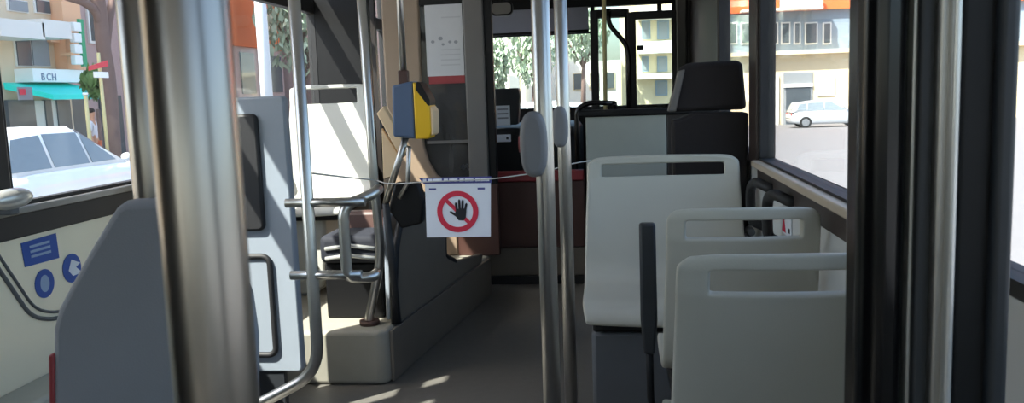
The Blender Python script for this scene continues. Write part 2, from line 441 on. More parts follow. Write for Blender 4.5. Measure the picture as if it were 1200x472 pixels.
# side bracket of the wide seat towards the aisle
q0 = at(672, 285, 1, YFAR-.25); q1 = at(690, 388, 1, YFAR-.25)
MB().tube(smooth_path([(q0.x+.01, YFAR-.12, q0.z), (q0.x+.005, YFAR-.25, q0.z), (q0.x+.01, YFAR-.25, q1.z), (q0.x+.05, YFAR-.2, q1.z-.01)], 5, .05), .014, 10).build('side_bracket', 'mid_grey', far)
MB().prism([(q0.x+.012, YFAR-.24, q0.z-.02), (q0.x+.045, YFAR-.24, q0.z-.03), (q0.x+.04, YFAR-.24, q1.z+.02), (q0.x+.012, YFAR-.24, q1.z+.02)], (0, .03, 0)).build('side_plate', 'panel_grey', far, bevel=.005)
# tall dark seat back to back with it
YD = 3.62
a0 = at(786, 131, 1, YD); a1 = at(797, 80, 1, YD); a2 = at(868, 70, 1, YD); a3 = at(881, 128, 1, YD)
xr_ = XR-.012
ds = thing('high_back_seat', 'tall dark upholstered seat with a broad headrest behind the wide grey seat', 'seat', ((a0.x+xr_)/2, YD+.2, 0))
hd = MB().prism([(a0.x, YD, a0.z), (a0.x+.012, YD, a0.z+.1), (a1.x, YD, a1.z), (a1.x+.025, YD, a1.z+.02), (min(a2.x, xr_-.035), YD, a2.z), (min(a2.x+.015, xr_-.02), YD, a2.z-.02), (min(a3.x, xr_-.004), YD, a3.z)], (0, .09, 0))
hd.build('headrest', 'dark_fabric', ds, bevel=.02, seg=3)
MB().prism([(a0.x-.012, YD-.012, a0.z), (a0.x+.022, YD-.012, a0.z), (a1.x+.02, YD-.012, a1.z-.004), (a1.x-.006, YD-.012, a1.z-.01)], (0, .08, 0)).build('side_trim', 'cab_grey', ds, bevel=.006)
z1 = a0.z
MB().prism([(a0.x+.01, YD-.015, .42), (xr_, YD-.015, .42), (xr_, YD-.015, z1-.012), (a0.x+.10, YD-.015, z1-.004), (a0.x+.03, YD-.015, z1-.035), (a0.x+.005, YD-.015, z1-.03)], (0, .12, 0)).build('backrest', 'dark_fabric', ds, bevel=.018, seg=3)
B((a0.x, YD+.1, .36), (xr_, YD+.55, .47)).build('seat_cushion', 'dark_fabric', ds, bevel=.03, seg=3)
B((a0.x+.02, YD-.01, 0), (xr_, YD+.45, .36)).build('pedestal', 'dark_grey', ds, bevel=.01)

# ------------------------------------------------------------------ low door partition + front door
YP = 4.55
a = at(686, 137, 1, YP); b_ = at(781, 137, 1, YP)
pt = thing('door_partition', 'low grey partition with a black top rail in front of the entrance', 'partition', ((a.x+b_.x)/2, YP, 0))
B((a.x, YP, .12), (b_.x, YP+.03, a.z)).build('panel', 'door_grey', pt, bevel=.006)
B((a.x-.05, YP-.012, a.z-.002), (xr_, YP+.045, a.z+.035)).build('top_rail', 'black_plastic', pt, bevel=.01)
for xx in (a.x+.02, b_.x-.02): MB().tube([(xx, YP+.015, 0), (xx, YP+.015, .13)], .016, 10).build('foot', 'black_plastic', pt)
B((b_.x+.004, YP, 0), (xr_, YP+.03, a.z)).build('dark_panel', 'frame_dark', pt, bevel=.004)
# black loop handle on top of the partition
c = [at(x, y, 1, YP) for x, y in ((676, 143), (676, 128), (690, 120), (716, 121))]
lp = MB().tube(smooth_path([Vector((c[0].x, YP+.01, a.z-.25))]+c+[Vector((c[3].x+.02, YP+.12, c[3].z)), Vector((c[3].x+.02, YP+.12, a.z))], 5, .06), .014, 12)
tag(lp.build('grab_rail', 'black_gloss', None, loc=(c[0].x, YP, a.z-.25)), 'black looped grab rail on the partition by the front door', 'rail')
# door leaves (inward-folding front door)
YDL = 5.9
def door_leaf(n, px0, px1, y, rz, yy0=22, yy1=131):
    a = at(px0, 60, 1, y); b = at(px1, 60, 1, y); z1 = at((px0+px1)/2, yy0, 1, y).z
    wd = b.x-a.x; zb = .25; t = .05
    root = thing('door_%d' % n, None, None, (a.x, y, .02)); root['kind'] = 'structure'
    f = MB(); M = Matrix.Rotation(rz, 3, 'Z')
    f.box((a.x, y, .02), (a.x+t, y+.04, z1+t)); f.box((b.x-t*.5, y, .02), (b.x, y+.04, z1+t))
    f.box((a.x+t, y, z1), (b.x-t*.5, y+.04, z1+t)); f.box((a.x+t, y, .02), (b.x-t*.5, y+.04, zb))
    pv = Vector((b.x, y, 0))
    f.v = [M @ (v-pv)+pv for v in f.v]
    f.build('leaf_frame', 'black_rubber', root, bevel=.006)
    g = B((a.x+t, y+.017, zb), (b.x-t*.5, y+.023, z1)); g.v = [M @ (v-pv)+pv for v in g.v]
    g.build('pane', 'glass_front', root)
    return root
d1 = door_leaf(1, 736, 793, YDL, 0)
d2 = door_leaf(2, 692, 738, YDL+.12, 0, 20, 131)
# handrails on the leaves
hr = MB().tube(smooth_path([at(713, 10, 1, YDL-.06), at(713, 28, 1, YDL-.06), at(734, 52, 1, YDL-.06), at(737, 70, 1, YDL-.06), at(738, 150, 1, YDL-.06)], 5, .12), .016, 12)
tag(hr.build('grab_rail', 'black_gloss', None, loc=at(738, 150, 1, YDL-.06)), 'black bent grab rail on the front door leaf', 'rail')
hr = MB().tube([at(707, -40, 1, YDL-.1), at(710, 150, 1, YDL-.1)], .014, 12)
tag(hr.build('grab_rail', 'post_yellow', None, loc=at(710, 150, 1, YDL-.1)), 'slim upright yellowish grab rail beside the bent black one', 'rail')
o = at(748, 56, 1, YDL); b = B((o.x-.01, YDL-.03, o.z-.015), (o.x+.035, YDL-.001, o.z+.015)).build('latch', 'black_plastic', d1, bevel=.004)
a = at(793, 60, 1, 6.3); b_ = at(805, 60, 1, 6.3)
n_trim += 1; struct(B((a.x, 6.3, 0), (b_.x, 6.36, ZC)).build('trim_%d' % n_trim, 'cab_grey', bevel=.01))
n_trim += 1; struct(B((b_.x, 6.32, 0), (XR, 6.40, ZC)).build('trim_%d' % n_trim, 'frame_dark', bevel=.01))

# ------------------------------------------------------------------ wheel arch box, bulkhead, driver's cab
pz = at(430, 376, 1, 3.6)
HP = pz.z-.02
outl = [(XL, 3.5), (-1.03, 3.5), (-1.0, 3.53), (-.98, 3.75), (-.80, 5.15), (-.80, 5.3), (XL, 5.3)]
wa = thing('wheel_arch_box', 'grey vinyl-covered wheel arch box at the left of the aisle', 'wheel arch', (-1.4, 4.4, 0))
MB().prism([(x, y, 0) for x, y in outl], (0, 0, HP)).build('box', 'plinth_vinyl', wa, bevel=.02, seg=3)
cl_ = [(-1.0+.002, 3.545), (-.98+.002, 3.75), (-.80+.002, 5.15), (-.80+.002, 5.18), (-.80+.016, 5.18), (-.80+.016, 5.14), (-.98+.016, 3.75), (-1.0+.016, 3.55)]
MB().prism([(x, y, .002) for x, y in cl_], (0, 0, HP-.012)).build('side_cladding', 'bulkhead', wa, bevel=.003)
# bulkhead along the aisle: starts behind the pole, sweeps up, dips below the sign
def bh(px, py):  # a point on the bulkhead plane that runs obliquely forward
    r = fwd+RT*((px-600)/FPX)-UP*((py-236)/FPX)
    P0 = Vector((-.962, 3.75, 0)); D = Vector((.18, 1.4, 0)).normalized(); N = Vector((D.y, -D.x, 0))
    return CAM+r*((P0-CAM).dot(N)/r.dot(N))
D_ = Vector((.18, 1.4, 0)).normalized(); N_ = Vector((D_.y, -D_.x, 0))
pts = [bh(466, 372), bh(465, 340), bh(467, 290), bh(473, 255), bh(485, 236), bh(500, 228), bh(522, 236), bh(523, 300), bh(535, 306), bh(566, 297), bh(566, 340)]
pts[0].z = HP+.001; pts[-1].z = HP+.001
bkh = thing('bulkhead', 'dark grey-brown bulkhead panel with black edging beside the aisle, below the sign', 'bulkhead', (-.95, 4.2, HP))
MB().prism(pts, -N_*.035).build('panel', 'bulkhead', bkh, bevel=.006)
MB().tube(smooth_path([p+N_*.004-N_*.0175 for p in pts[0:9]], 4, .03), .017, 10).build('edging', 'black_rubber', bkh)
# cream ledge seen through the dip
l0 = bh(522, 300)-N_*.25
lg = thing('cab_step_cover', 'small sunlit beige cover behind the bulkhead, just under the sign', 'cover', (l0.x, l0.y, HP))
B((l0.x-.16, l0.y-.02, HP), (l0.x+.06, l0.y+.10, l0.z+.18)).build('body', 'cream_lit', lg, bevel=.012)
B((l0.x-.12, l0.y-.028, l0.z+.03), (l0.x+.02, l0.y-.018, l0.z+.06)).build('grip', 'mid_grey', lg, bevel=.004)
# cab rear partition: tan frame round a dark window, grey door post
YC = 5.2
def cp(px, py, y=YC): return at(px, py, 1, y)
a = cp(449, 60); b_ = cp(495, 60); ztop = ZC
cab = thing('cab_partition', 'tan partition frame with dark glazing behind the driver', 'partition', (-1.2, YC, HP))
zb = cp(520, 214).z
MB().prism([(a.x, YC, HP), (b_.x+.17, YC, HP), (b_.x+.17, YC, zb)] + [cp(x, y) for x, y in ((524, 213), (512, 205), (503, 190), (497, 170), (495, 150))] + [(b_.x, YC, ztop), (a.x, YC, ztop)], (0, .05, 0)).build('frame', 'tan', cab, bevel=.012)
c = cp(545, 60); d = cp(568, 60)
zpe = cp(556, 216).z
MB().prism([(c.x-.004, YC-.02, zpe), (d.x, YC-.02, zpe), (d.x, YC-.02, ztop), (c.x-.004, YC-.02, ztop)], (0, .09, 0)).build('door_post', 'cab_grey', cab, bevel=.01)
e = cp(577, 60)
B((b_.x+.172, YC, HP), (e.x, YC+.05, zpe)).build('brown_wall', 'brown_panel', cab, bevel=.005)
B((d.x, YC, zpe), (e.x, YC+.06, ztop)).build('door_jamb', 'black_plastic', cab, bevel=.005)
B((b_.x-.02, YC+.02, zb-.02), (c.x+.02, YC+.026, ztop)).build('glazing', 'glass_dark', cab)
zl = cp(520, 166).z
B((b_.x, YC+.01, zl-.012), (c.x, YC+.019, zl+.006)).build('glazing_bar', 'cab_grey', cab)
B((b_.x, YC+.03, zb-.02), (c.x+.02, YC+.045, zl)).build('lower_panel', 'black_gloss', cab, bevel=.004)
B((b_.x-.01, YC+.005, cp(520, 5).z), (c.x+.02, YC+.04, ztop)).build('top_panel', 'black_plastic', cab)
B((-1.8, YC+.9, HP+.01), (-1.7, YC+.95, ztop-.01)).build('far_post', 'frame_dark', cab)
n_trim += 1
struct(B((XL, YC+.06, HP), (a.x-.1, YC+.1, ztop)).build('trim_%d' % n_trim, 'black_plastic'))
# slim sunlit tube in front of the tan frame
tb = cp(459, 0); 
# poster on the glass
po = thing('notice_poster', 'white paper notice taped to the dark cab glazing', 'notice', (cp(520, 60).x, YC, cp(520, 88).z))
p0, p1 = cp(496, 6), cp(545, 88)
B((p0.x+.004, YC+.006, p1.z), (p1.x-.004, YC+.008, p0.z)).build('sheet', 'paper_dim', po)
B((p0.x+.012, YC+.004, cp(520, 98).z), (p1.x-.004, YC+.009, cp(520, 89).z)).build('red_strip', 'red_trim', po)
for px, py, s in ((507, 49, 1), (516, 45, 1.2), (519, 52, .8), (527, 49, .9), (534, 49, 1)):
    q = cp(px, py); MB().prism([(q.x+u, YC+.0045, q.z+v) for u, v in disc((0, 0), .011*s, 10, 1.1, .9)], (0, .001, 0)).build('printed_mark', 'ink_grey', po)
for i, py in enumerate((20, 58, 64, 70, 76)):
    q = cp(526, py); B((q.x-.05, YC+.005, q.z-.004), (q.x+.07, YC+.0055, q.z+.004)).build('text_line', 'ink_faint', po)
# pale crumpled papers behind the glass
q = cp(525, 142, YC+.09)
pp = MB()
for sx in (-1, 1):
    pp.prism([(q.x+sx*.005, YC+.09, q.z-.05), (q.x+sx*.06, YC+.085, q.z-.035), (q.x+sx*.075, YC+.07, q.z+.055), (q.x+sx*.045, YC+.09, q.z+.02), (q.x+sx*.01, YC+.1, q.z+.0)], (0, .004, 0))
tag(pp.build('folded_papers', 'paper_dim', None, loc=(q.x, YC+.09, q.z-.05)), 'pale folded papers behind the cab glazing, below the notice', 'papers')
q = cp(544, 196, YC-.006)
bd = MB()
for dx, dz, r in ((-.012, 0, .018), (.012, .006, .014), (.016, -.016, .01)): bd.prism([(q.x+u+dx, YC+.02, q.z+v+dz) for u, v in disc((0, 0), r, 12)], (0, .006, 0))
bd.build('white_badge', 'sticker_white', cab)
# driver's door / dash lower wall
YB2 = 5.45
a = cp(577, 200, YB2); b_ = cp(684, 200, YB2)
dw = thing('cab_door', 'brown low cab door with a red top strip beside the driver', 'door', ((a.x+b_.x)/2, YB2, 0))
z1 = cp(600, 213, YB2).z; z2 = cp(600, 201, YB2).z; zs = cp(600, 290, YB2).z
B((a.x-.05, YB2, zs), (b_.x, YB2+.05, z1)).build('upper_panel', 'brown_panel', dw, bevel=.006)
B((a.x-.05, YB2+.006, .055), (b_.x, YB2+.05, zs-.004)).build('lower_panel', 'bulkhead', dw, bevel=.006)
B((a.x-.05, YB2-.012, 0), (b_.x, YB2+.04, .055)).build('kick_strip', 'black_rubber', dw, bevel=.005)
B((a.x-.05, YB2-.012, z1), (b_.x, YB2+.06, z2)).build('top_strip', 'red_trim', dw, bevel=.008)
# dash and ticket machine
ds2 = thing('dashboard', 'black dashboard block behind the cab door', 'dashboard', (-.8, 5.9, 0))
zt = cp(610, 150, 5.9).z
MB().prism([(-1.5, 5.75, .1), (-1.5, 5.75, zt-.05), (-1.5, 5.85, zt), (-1.5, 6.5, zt+.02), (-1.5, 6.9, zt-.02), (-1.5, 6.9, .1)], (1.25, 0, 0)).build('body', 'black_plastic', ds2, bevel=.03, seg=3)
B((-1.48, 5.8, 0), (-.3, 6.88, .1)).build('base', 'black_rubber', ds2)
q = cp(590, 162, 5.74); B((q.x-.05, 5.735, q.z-.025), (q.x+.05, 5.752, q.z+.025)).build('white_label', 'sticker_white', ds2, bevel=.003)
B((q.x+.02, 5.732, q.z-.008), (q.x+.035, 5.736, q.z+.008)).build('label_mark', 'ink_black', ds2)
t0 = cp(579, 104, 5.87); t1 = cp(607, 152, 5.87); t1.z = zt+.035
tm = thing('ticket_machine', 'dark ticket machine with a pale display on the dashboard', 'ticket machine', ((t0.x+t1.x)/2, 5.9, t1.z-.01))
MB().prism([(t0.x, 5.87, t1.z-.01), (t1.x, 5.87, t1.z-.01), (t1.x+.02, 5.87, t0.z-.05), (t1.x+.01, 5.87, t0.z), (t0.x, 5.87, t0.z)], (0, .12, 0)).build('case', 'dark_grey', tm, bevel=.012)
d0 = cp(581, 124, 5.86); d1_ = cp(598, 147, 5.86)
B((d0.x, 5.86, d1_.z), (d1_.x, 5.873, d0.z)).build('display', 'sticker_white', tm, bevel=.003)
for i in range(3): B((d0.x+.012, 5.857, d0.z-.03-i*.03), (d1_.x-.012, 5.8605, d0.z-.02-i*.03)).build('text_line', 'ink_grey', tm)
# steering wheel
sw = thing('steering_wheel', 'dark steering wheel above the dashboard', 'steering wheel', (-1.3, 5.58, zt-.1))
cw = Vector((-1.3, 5.57, zt+.05)); ax = Vector((0, -.75, .66)); u1, v1 = frame_on(ax)
MB().tube([cw+(u1*math.cos(t)+v1*math.sin(t))*.23 for t in [2*math.pi*i/32 for i in range(32)]], .015, 10, closed=True).build('rim', 'black_plastic', sw)
for t in (0, 2.1, 4.2): MB().tube([cw, cw+(u1*math.cos(t)+v1*math.sin(t))*.22], .012, 8).build('spoke', 'black_plastic', sw)
MB().tube([cw, cw-ax*.20], .03, 10).build('column', 'black_plastic', sw)

# ------------------------------------------------------------------ left seats
YL1 = 4.58
a = at(344, 150, 1, YL1); b_ = at(438, 150, 1, YL1); TL = at(390, 99, 1, YL1).z; zp = at(380, 236, 1, YL1-.3).z
ls = make_seat('passenger_seat', 'pale plastic seat in streaked sunlight on the left of the aisle', ((a.x+b_.x)/2, YL1-.095, HP), math.pi, b_.x-a.x, TL-HP, zp-HP, 'seat_sunlit', .66, legs=False, sh=.022)
# pale pedestal below it
q0 = at(334, 245, 1, YL1-.42); q1 = at(380, 245, 1, YL1-.42); zz = HP
pd = MB().prism([(q0.x, YL1-.42, zz), (q0.x+.12, YL1-.42, zz), (q1.x-.035, YL1-.42, zz+.05), (q1.x-.01, YL1-.42, zz+.12), (q1.x, YL1-.42, zp-.03), (q0.x, YL1-.42, zp-.03)], (0, .30, 0))
o = pd.build('pedestal', 'seat_sunlit', None, bevel=.02); o.parent = ls
M = (Matrix.Translation(ls.location) @ Matrix.Rotation(math.pi, 4, 'Z')).inverted()
for v in o.data.vertices: v.co = M @ v.co
# dark seat between it and the bulkhead
YBS = 3.69
x0 = at(374, 300, 1, YBS).x; x1 = at(466, 300, 1, YBS).x-.035
nv = thing('bench_seat', 'dark upholstered seat with pale side panel between the pale seat and the bulkhead', 'seat', ((x0+x1)/2, YBS+.2, HP))
zc = at(420, 276, 1, YBS).z
B((x0, YBS, zc-.13), (x1-.04, YBS+.26, zc)).build('seat_cushion', 'navy_fabric', nv, bevel=.03, seg=4)
B((x0+.01, YBS+.03, HP), (x1-.05, YBS+.25, zc-.13)).build('pedestal', 'black_plastic', nv, bevel=.01)
zb3 = at(420, 248, 1, YBS+.27).z
MB().prism([(x0, YBS+.265, zc-.1), (x1-.04, YBS+.265, zc-.1), (x1-.04, YBS+.295, zb3-.03), (x1-.08, YBS+.30, zb3), (x0+.04, YBS+.30, zb3), (x0, YBS+.295, zb3-.03)], (0, .05, 0)).build('backrest', 'brown_panel', nv, bevel=.02, seg=3)
for i in range(2):
    zz = zc-.05-i*.045
    MB().tube([(x0+.03, YBS-.001, zz-.01), ((x0+x1)/2-.02, YBS-.006, zz+.006), (x1-.07, YBS-.001, zz-.01)], .010, 8).build('highlight_streak', 'alu', nv)  # pale tubes standing in for the lit streaks on the cushion
MB().prism([(x1-.035, YBS+.0, HP+.001), (x1-.012, YBS+.0, HP+.001), (x1-.012, YBS+.04, zc+.08), (x1-.035, YBS+.04, zc+.08)], (0, .3, 0)).build('side_panel', 'panel_bluegrey', nv, bevel=.006)

# ------------------------------------------------------------------ wheelchair backrest board
YW = 3.15
c0 = at(284, 113, 1, YW); c1 = at(331, 113, 1, YW); cb = at(336, 436, 1, YW)
xa = at(236, 113, 1, YW).x; xb = c1.x+.004; zt_, zb_ = at(310, 113, 1, YW).z, cb.z
bd = thing('backrest_board', 'blue-grey wheelchair backrest board with black pads behind the near pole', 'backrest board', ((xa+xb)/2, YW, 0))
MB().prism([((xa+xb)/2+u, YW, (zt_+zb_)/2+v) for u, v in round_rect(xb-xa, zt_-zb_, .02)], (0, .05, 0)).build('board', 'panel_bluegrey', bd, bevel=.008)
w_ = at(307, 200, 1, YW).x-(xa+.05); xm = xa+.05+w_/2
za, zbb = at(300, 133, 1, YW).z, at(300, 270, 1, YW).z
MB().prism([(xm+u, YW-.02, (za+zbb)/2+v) for u, v in round_rect(w_, za-zbb, .025)], (0, .03, 0)).build('upper_pad', 'black_rubber', bd, bevel=.01)
za, zbb = at(305, 300, 1, YW).z, at(305, 415, 1, YW).z
rr = [Vector((xm+.003+u, YW-.006, (za+zbb)/2+v)) for u, v in round_rect(w_+.006, za-zbb, .03)]
MB().tube(rr, .012, 8, closed=True).build('lower_rim', 'black_rubber', bd)
MB().prism([v+Vector((0, 0, 0)) for v in rr], (0, .008, 0)).build('lower_pad', 'panel_bluegrey', bd)
B((xa+.06, YW+.01, 0), (xb-.08, YW+.045, zb_+.01)).build('foot', 'dark_grey', bd, bevel=.005)

# ------------------------------------------------------------------ poles and rails
def pole(name, label, x, y, r, z0=0, z1=ZC, m='steel', cat='pole', extra=None):
    t = thing(name, label, cat, (x, y, z0))
    MB().tube([(x, y, z0), (x, y, z1)], r, 24).build('tube', m, t)
    MB().tube([(x, y, z0), (x, y, z0+.02)], r*1.7, 20).build('flange', 'steel_dull', t)
    return t
# near pole, close to the lens
yb = .36; q = at(236, 236, 1, yb); pole('grab_pole', 'thick steel pole closest to the camera, at the left', q.x, yb, .0186, m='steel_near')
# farther pole behind it with the grey leaning panel
ya_ = 1.22; q = at(152, 120, 1, ya_)
pole('grab_pole', 'broad dull steel pole rising behind the grey leaning panel', q.x-.004, ya_+.05, .030, m='steel_near')
def lpn(px, py): return at(px, py, 1, 1.12)
op = [lpn(x, y) for x, y in ((62, 620), (60, 470), (60, 385), (66, 362), (80, 335), (104, 292), (122, 262), (134, 243), (144, 236), (190, 234), (225, 238), (245, 262), (268, 300), (285, 350), (292, 400), (292, 620))]
lpz = thing('leaning_panel', 'grey moulded leaning panel with a sloping shoulder at the lower left', 'panel', (op[8].x, 1.15, 0))
MB().prism(op, (0, .045, 0)).build('panel', 'panel_grey', lpz, bevel=.012, seg=3)
r0_ = [lpn(x, y) for x, y in ((56, 416), (63, 414), (66, 620), (59, 620))]
MB().prism([v+Vector((0, .0, 0)) for v in r0_], (0, .05, 0)).build('red_edge', 'red_trim', lpz, bevel=.003)
B((op[0].x+.05, 1.13, 0), (op[-1].x-.05, 1.16, op[0].z+.02)).build('foot', 'dark_grey', lpz)
# two poles in the aisle by the seats, each with a stop button box
def stop_box(t, x, y, r, zt, zb, wpx, label=None):
    h = zt-zb
    ov = [(x-r*.6+u, y-.035, (zt+zb)/2+v) for u, v in [(wpx*math.copysign(abs(math.cos(a))**.75, math.cos(a)), h/2*math.copysign(abs(math.sin(a))**.75, math.sin(a))) for a in [2*math.pi*k/28 for k in range(28)]]]
    MB().prism(ov, (0, .07, 0)).build('stop_button_box', 'button_grey', t, bevel=.012, seg=3)
    MB().tube([(x-r*.6-wpx-.004, y, (zt+zb)/2), (x-r*.6-wpx+.02, y, (zt+zb)/2)], .016, 14).build('stop_button', 'red_trim', t)
y1_ = 1.62; q = at(640, 236, 1, y1_)
t = pole('grab_pole', 'steel pole in the aisle with the larger grey stop button box', q.x, y1_, .0175)
stop_box(t, at(627, 168, 1, y1_).x+.010, y1_, .0175, at(628, 130, 1, y1_).z, at(628, 206, 1, y1_).z, .026)
y2_ = 2.3; q = at(663, 236, 1, y2_)
t = pole('grab_pole', 'slimmer-looking steel pole just right of the first aisle pole', q.x, y2_, .0178)
stop_box(t, at(657, 150, 1, y2_).x+.010, y2_, .0178, at(659, 124, 1, y2_).z, at(659, 172, 1, y2_).z, .022)
# rail frame with the curved foot, left
yr = 2.2; x_top = at(346, 0, 1, yr); x_m = at(372, 420, 1, yr); ft = at(312, 469, 1, yr)
xr2 = (at(350, 50, 1, yr).x+at(368, 380, 1, yr).x)/2
rf = thing('rail_frame', 'steel partition rail with a bent foot in front of the backrest board', 'rail', (xr2, yr, 0))
zf = at(375, 436, 1, yr).z
MB().tube(smooth_path([(xr2, yr, ZC), (xr2, yr, zf), (ft.x, yr, ft.z), (ft.x-.2, yr, ft.z-.09)], 8, .09), .0165, 20).build('upright', 'steel', rf)
MB().tube([(ft.x-.19, yr, ft.z-.085), (ft.x-.19, yr, 0)], .0165, 16).build('foot', 'steel', rf)
zu = at(385, 237, 1, yr).z; zd = at(385, 322, 1, yr).z
xl_, xr_2 = at(335, 237, 1, yr).x, at(428, 237, 1, yr).x
MB().tube([(xl_, yr, zu), (xr_2, yr, zu)], .0125, 14).build('rail', 'steel', rf)
MB().tube([(xl_, yr, zd), (at(424, 322, 1, yr).x, yr, zd)], .0125, 14).build('rail', 'steel', rf)
xl2 = at(404, 280, 1, yr).x
MB().tube(smooth_path([(xr_2+.005, yr+.12, zu+.02), (xr_2, yr+.05, zu+.01), (xl2, yr, zu-.01), (xl2, yr, zd-.01), (xr_2, yr+.02, zd-.012), (xr_2+.005, yr+.06, zd-.01)], 7, .055), .015, 16).build('loop', 'steel', rf)
# pole standing on the wheel arch, with its cranked foot
yp = 3.62; xa_ = at(431, 120, 1, yp).x; zk = at(447, 300, 1, yp); zq = at(433, 374, 1, yp)
vp = thing('grab_pole', 'steel pole with a cranked foot on the wheel arch box', 'pole', (zq.x, yp, HP))
MB().tube(smooth_path([(xa_-.012, yp, ZC), (xa_+.01, yp, at(441, 230, 1, yp).z), (zk.x, yp, zk.z), (zq.x, yp, zq.z+.01), (zq.x-.003, yp, HP)], 8, .10), .020, 18).build('tube', 'steel', vp)
MB().tube([(zq.x, yp, HP), (zq.x, yp, HP+.02)], .045, 18).build('flange', 'brown_panel', vp)
# ticket validator on its pole
yv = 3.45; v0 = at(457, 99, 1, yv); v1_ = at(487, 162, 1, yv); v2 = at(509, 165, 1, yv)
va = thing('ticket_validator', 'yellow and blue-grey ticket validator box on a steel pole', 'validator', (at(471, 130, 1, yv).x, yv, HP))
zt2 = at(485, 96, 1, yv).z; zb2 = at(485, 163, 1, yv).z
xb0, xb1, xb2 = v0.x, v1_.x, v2.x
# blue body with the front edge cut back at the top; yellow face towards the aisle
MB().prism([(xb0, yv, zb2+.012), (xb1, yv, zb2), (xb1, yv, zt2+.005), (xb0+.006, yv, zt2-.012)], (0, .11, 0)).build('body', 'validator_blue', va, bevel=.01, seg=3)
MB().prism([(xb1, yv-.004, zb2), (xb2-.022, yv-.004, zb2), (xb2-.008, yv-.004, zb2+.03), (xb2-.012, yv-.004, zt2-.09), (xb1+.012, yv-.004, zt2-.004), (xb1, yv-.004, zt2)], (0, .118, 0)).build('yellow_face', 'yellow', va, bevel=.006)
MB().prism([(xb1+.016, yv-.006, zt2), (xb1+.03, yv-.006, zt2-.002), (xb2-.010, yv-.006, zt2-.075), (xb2-.012, yv-.006, zt2-.10), (xb2-.022, yv-.006, zt2-.095), (xb1+.010, yv-.006, zt2-.03)], (0, .12, 0)).build('dark_slot', 'black_plastic', va, bevel=.003)
MB().prism([(xb2-.012, yv-.002, zb2+.01), (xb2, yv-.002, zb2+.02), (xb2+.003, yv-.002, zt2-.12), (xb2-.010, yv-.002, zt2-.10)], (0, .11, 0)).build('pale_edge', 'cream_lit', va, bevel=.004)
xp = at(471, 50, 1, yv+.06).x
MB().tube([(xp, yv+.06, ZC), (xp, yv+.06, zt2-.02)], .014, 14).build('pole', 'steel', va)
B((xp-.02, yv+.04, zt2-.01), (xp+.02, yv+.08, zt2+.05)).build('clamp', 'brown_panel', va, bevel=.005)
s0 = at(476, 162, 1, yv+.05); s1 = at(452, 238, 1, yv+.1)
MB().tube([s0+Vector((0, 0, .01)), s1], .014, 12).build('strut', 'steel', va)
s2 = at(486, 214, 1, yv+.1)
MB().tube([at(479, 172, 1, yv+.05), s2+Vector((-.03, 0, 0)), s1+Vector((.06, 0, .02))], .010, 10).build('strut', 'steel', va)
MB().tube([s1, (s1.x, s1.y+.1, HP)], .016, 12).build('lower_tube', 'dark_grey', va)
MB().prism([at(x, y, 1, yv+.13) for x, y in ((462, 214), (490, 214), (497, 236), (494, 262), (470, 268), (455, 246))], (0, .06, 0)).build('dark_bracket', 'black_plastic', va, bevel=.01)
# beige diagonal brace in the sun behind the validator
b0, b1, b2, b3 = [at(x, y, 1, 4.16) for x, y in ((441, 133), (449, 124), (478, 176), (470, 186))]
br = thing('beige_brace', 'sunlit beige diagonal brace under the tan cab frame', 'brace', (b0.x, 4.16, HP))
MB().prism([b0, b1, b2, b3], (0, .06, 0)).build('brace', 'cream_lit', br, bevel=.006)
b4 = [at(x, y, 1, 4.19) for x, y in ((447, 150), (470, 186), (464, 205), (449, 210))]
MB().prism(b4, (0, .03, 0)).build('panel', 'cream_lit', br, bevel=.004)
B((b4[3].x, 4.20, HP), (b4[3].x+.03, 4.23, b4[3].z+.02)).build('post', 'tan', br)
# dark window post and brown curtain strips at the front left
n_trim += 1
q0, q1 = at(378, 60, 1, 5.25), at(400, 60, 1, 5.25)
# grab handle on the left window sill
q = at(15, 232, 0, XL+.05)
gh = thing('window_grip', 'rounded pale grip on the left window sill at the picture edge', 'grip', (XL+.05, q.y, SILL))
MB().ball((XL+.06, q.y-.02, q.z), (.03, .09, .032), 18, 10).build('knob', 'alu', gh)
B((XL+.02, q.y-.04, SILL-.01), (XL+.07, q.y+.0, q.z)).build('bracket', 'mid_grey', gh, bevel=.006)
# white cord across the aisle and the no-entry sign
ys = 3.3
cordpts = [at(692, 188, 1, YFAR-.05), at(668, 192, 1, ys), at(640, 201, 1, ys), at(575, 210, 1, ys-.02), at(498, 213, 1, ys-.02), at(470, 215, 1, ys), at(452, 215, 1, ys+.08), at(440, 211, 1, ys+.25), at(400, 207, 1, yr+.1), at(366, 203, 1, yr+.02)]
tag(MB().tube(smooth_path(cordpts, 4, .06), .0025, 6).build('cord', 'cord_white', None, loc=cordpts[4]), 'thin white cord strung across the aisle above the hand sign', 'cord')
sg = thing('stop_hand_sign', 'white sheet sign with a struck-out black hand in a red ring', 'sign', at(537, 278, 1, ys))
s0, s1, s2, s3 = at(498, 214, 1, ys), at(575, 213, 1, ys), at(575, 277, 1, ys), at(500, 278, 1, ys)
MB().prism([s0, s1, s2, s3], (0, .0025, 0)).build('sheet', 'paper', sg)
ex = (s1-s0); ez = (s3-s0)
def S(u, v, d=0): return s0+ex*u+ez*v+Vector((0, -.0006-d, 0))
MB().prism([S(-.09, -.085), S(1.01, -.10), S(1.01, .02), S(-.02, .02)], (0, .003, 0)).build('tape_band', 'ink_blue', sg)
for k in range(13):
    u = -.03+k*.08; ww = .05+.015*(k % 3)
    MB().prism([S(u, -.068, .001), S(u+ww, -.07, .001), S(u+ww, -.018, .001), S(u, -.015, .001)], (0, .0008, 0)).build('tape_mark', 'paper', sg)
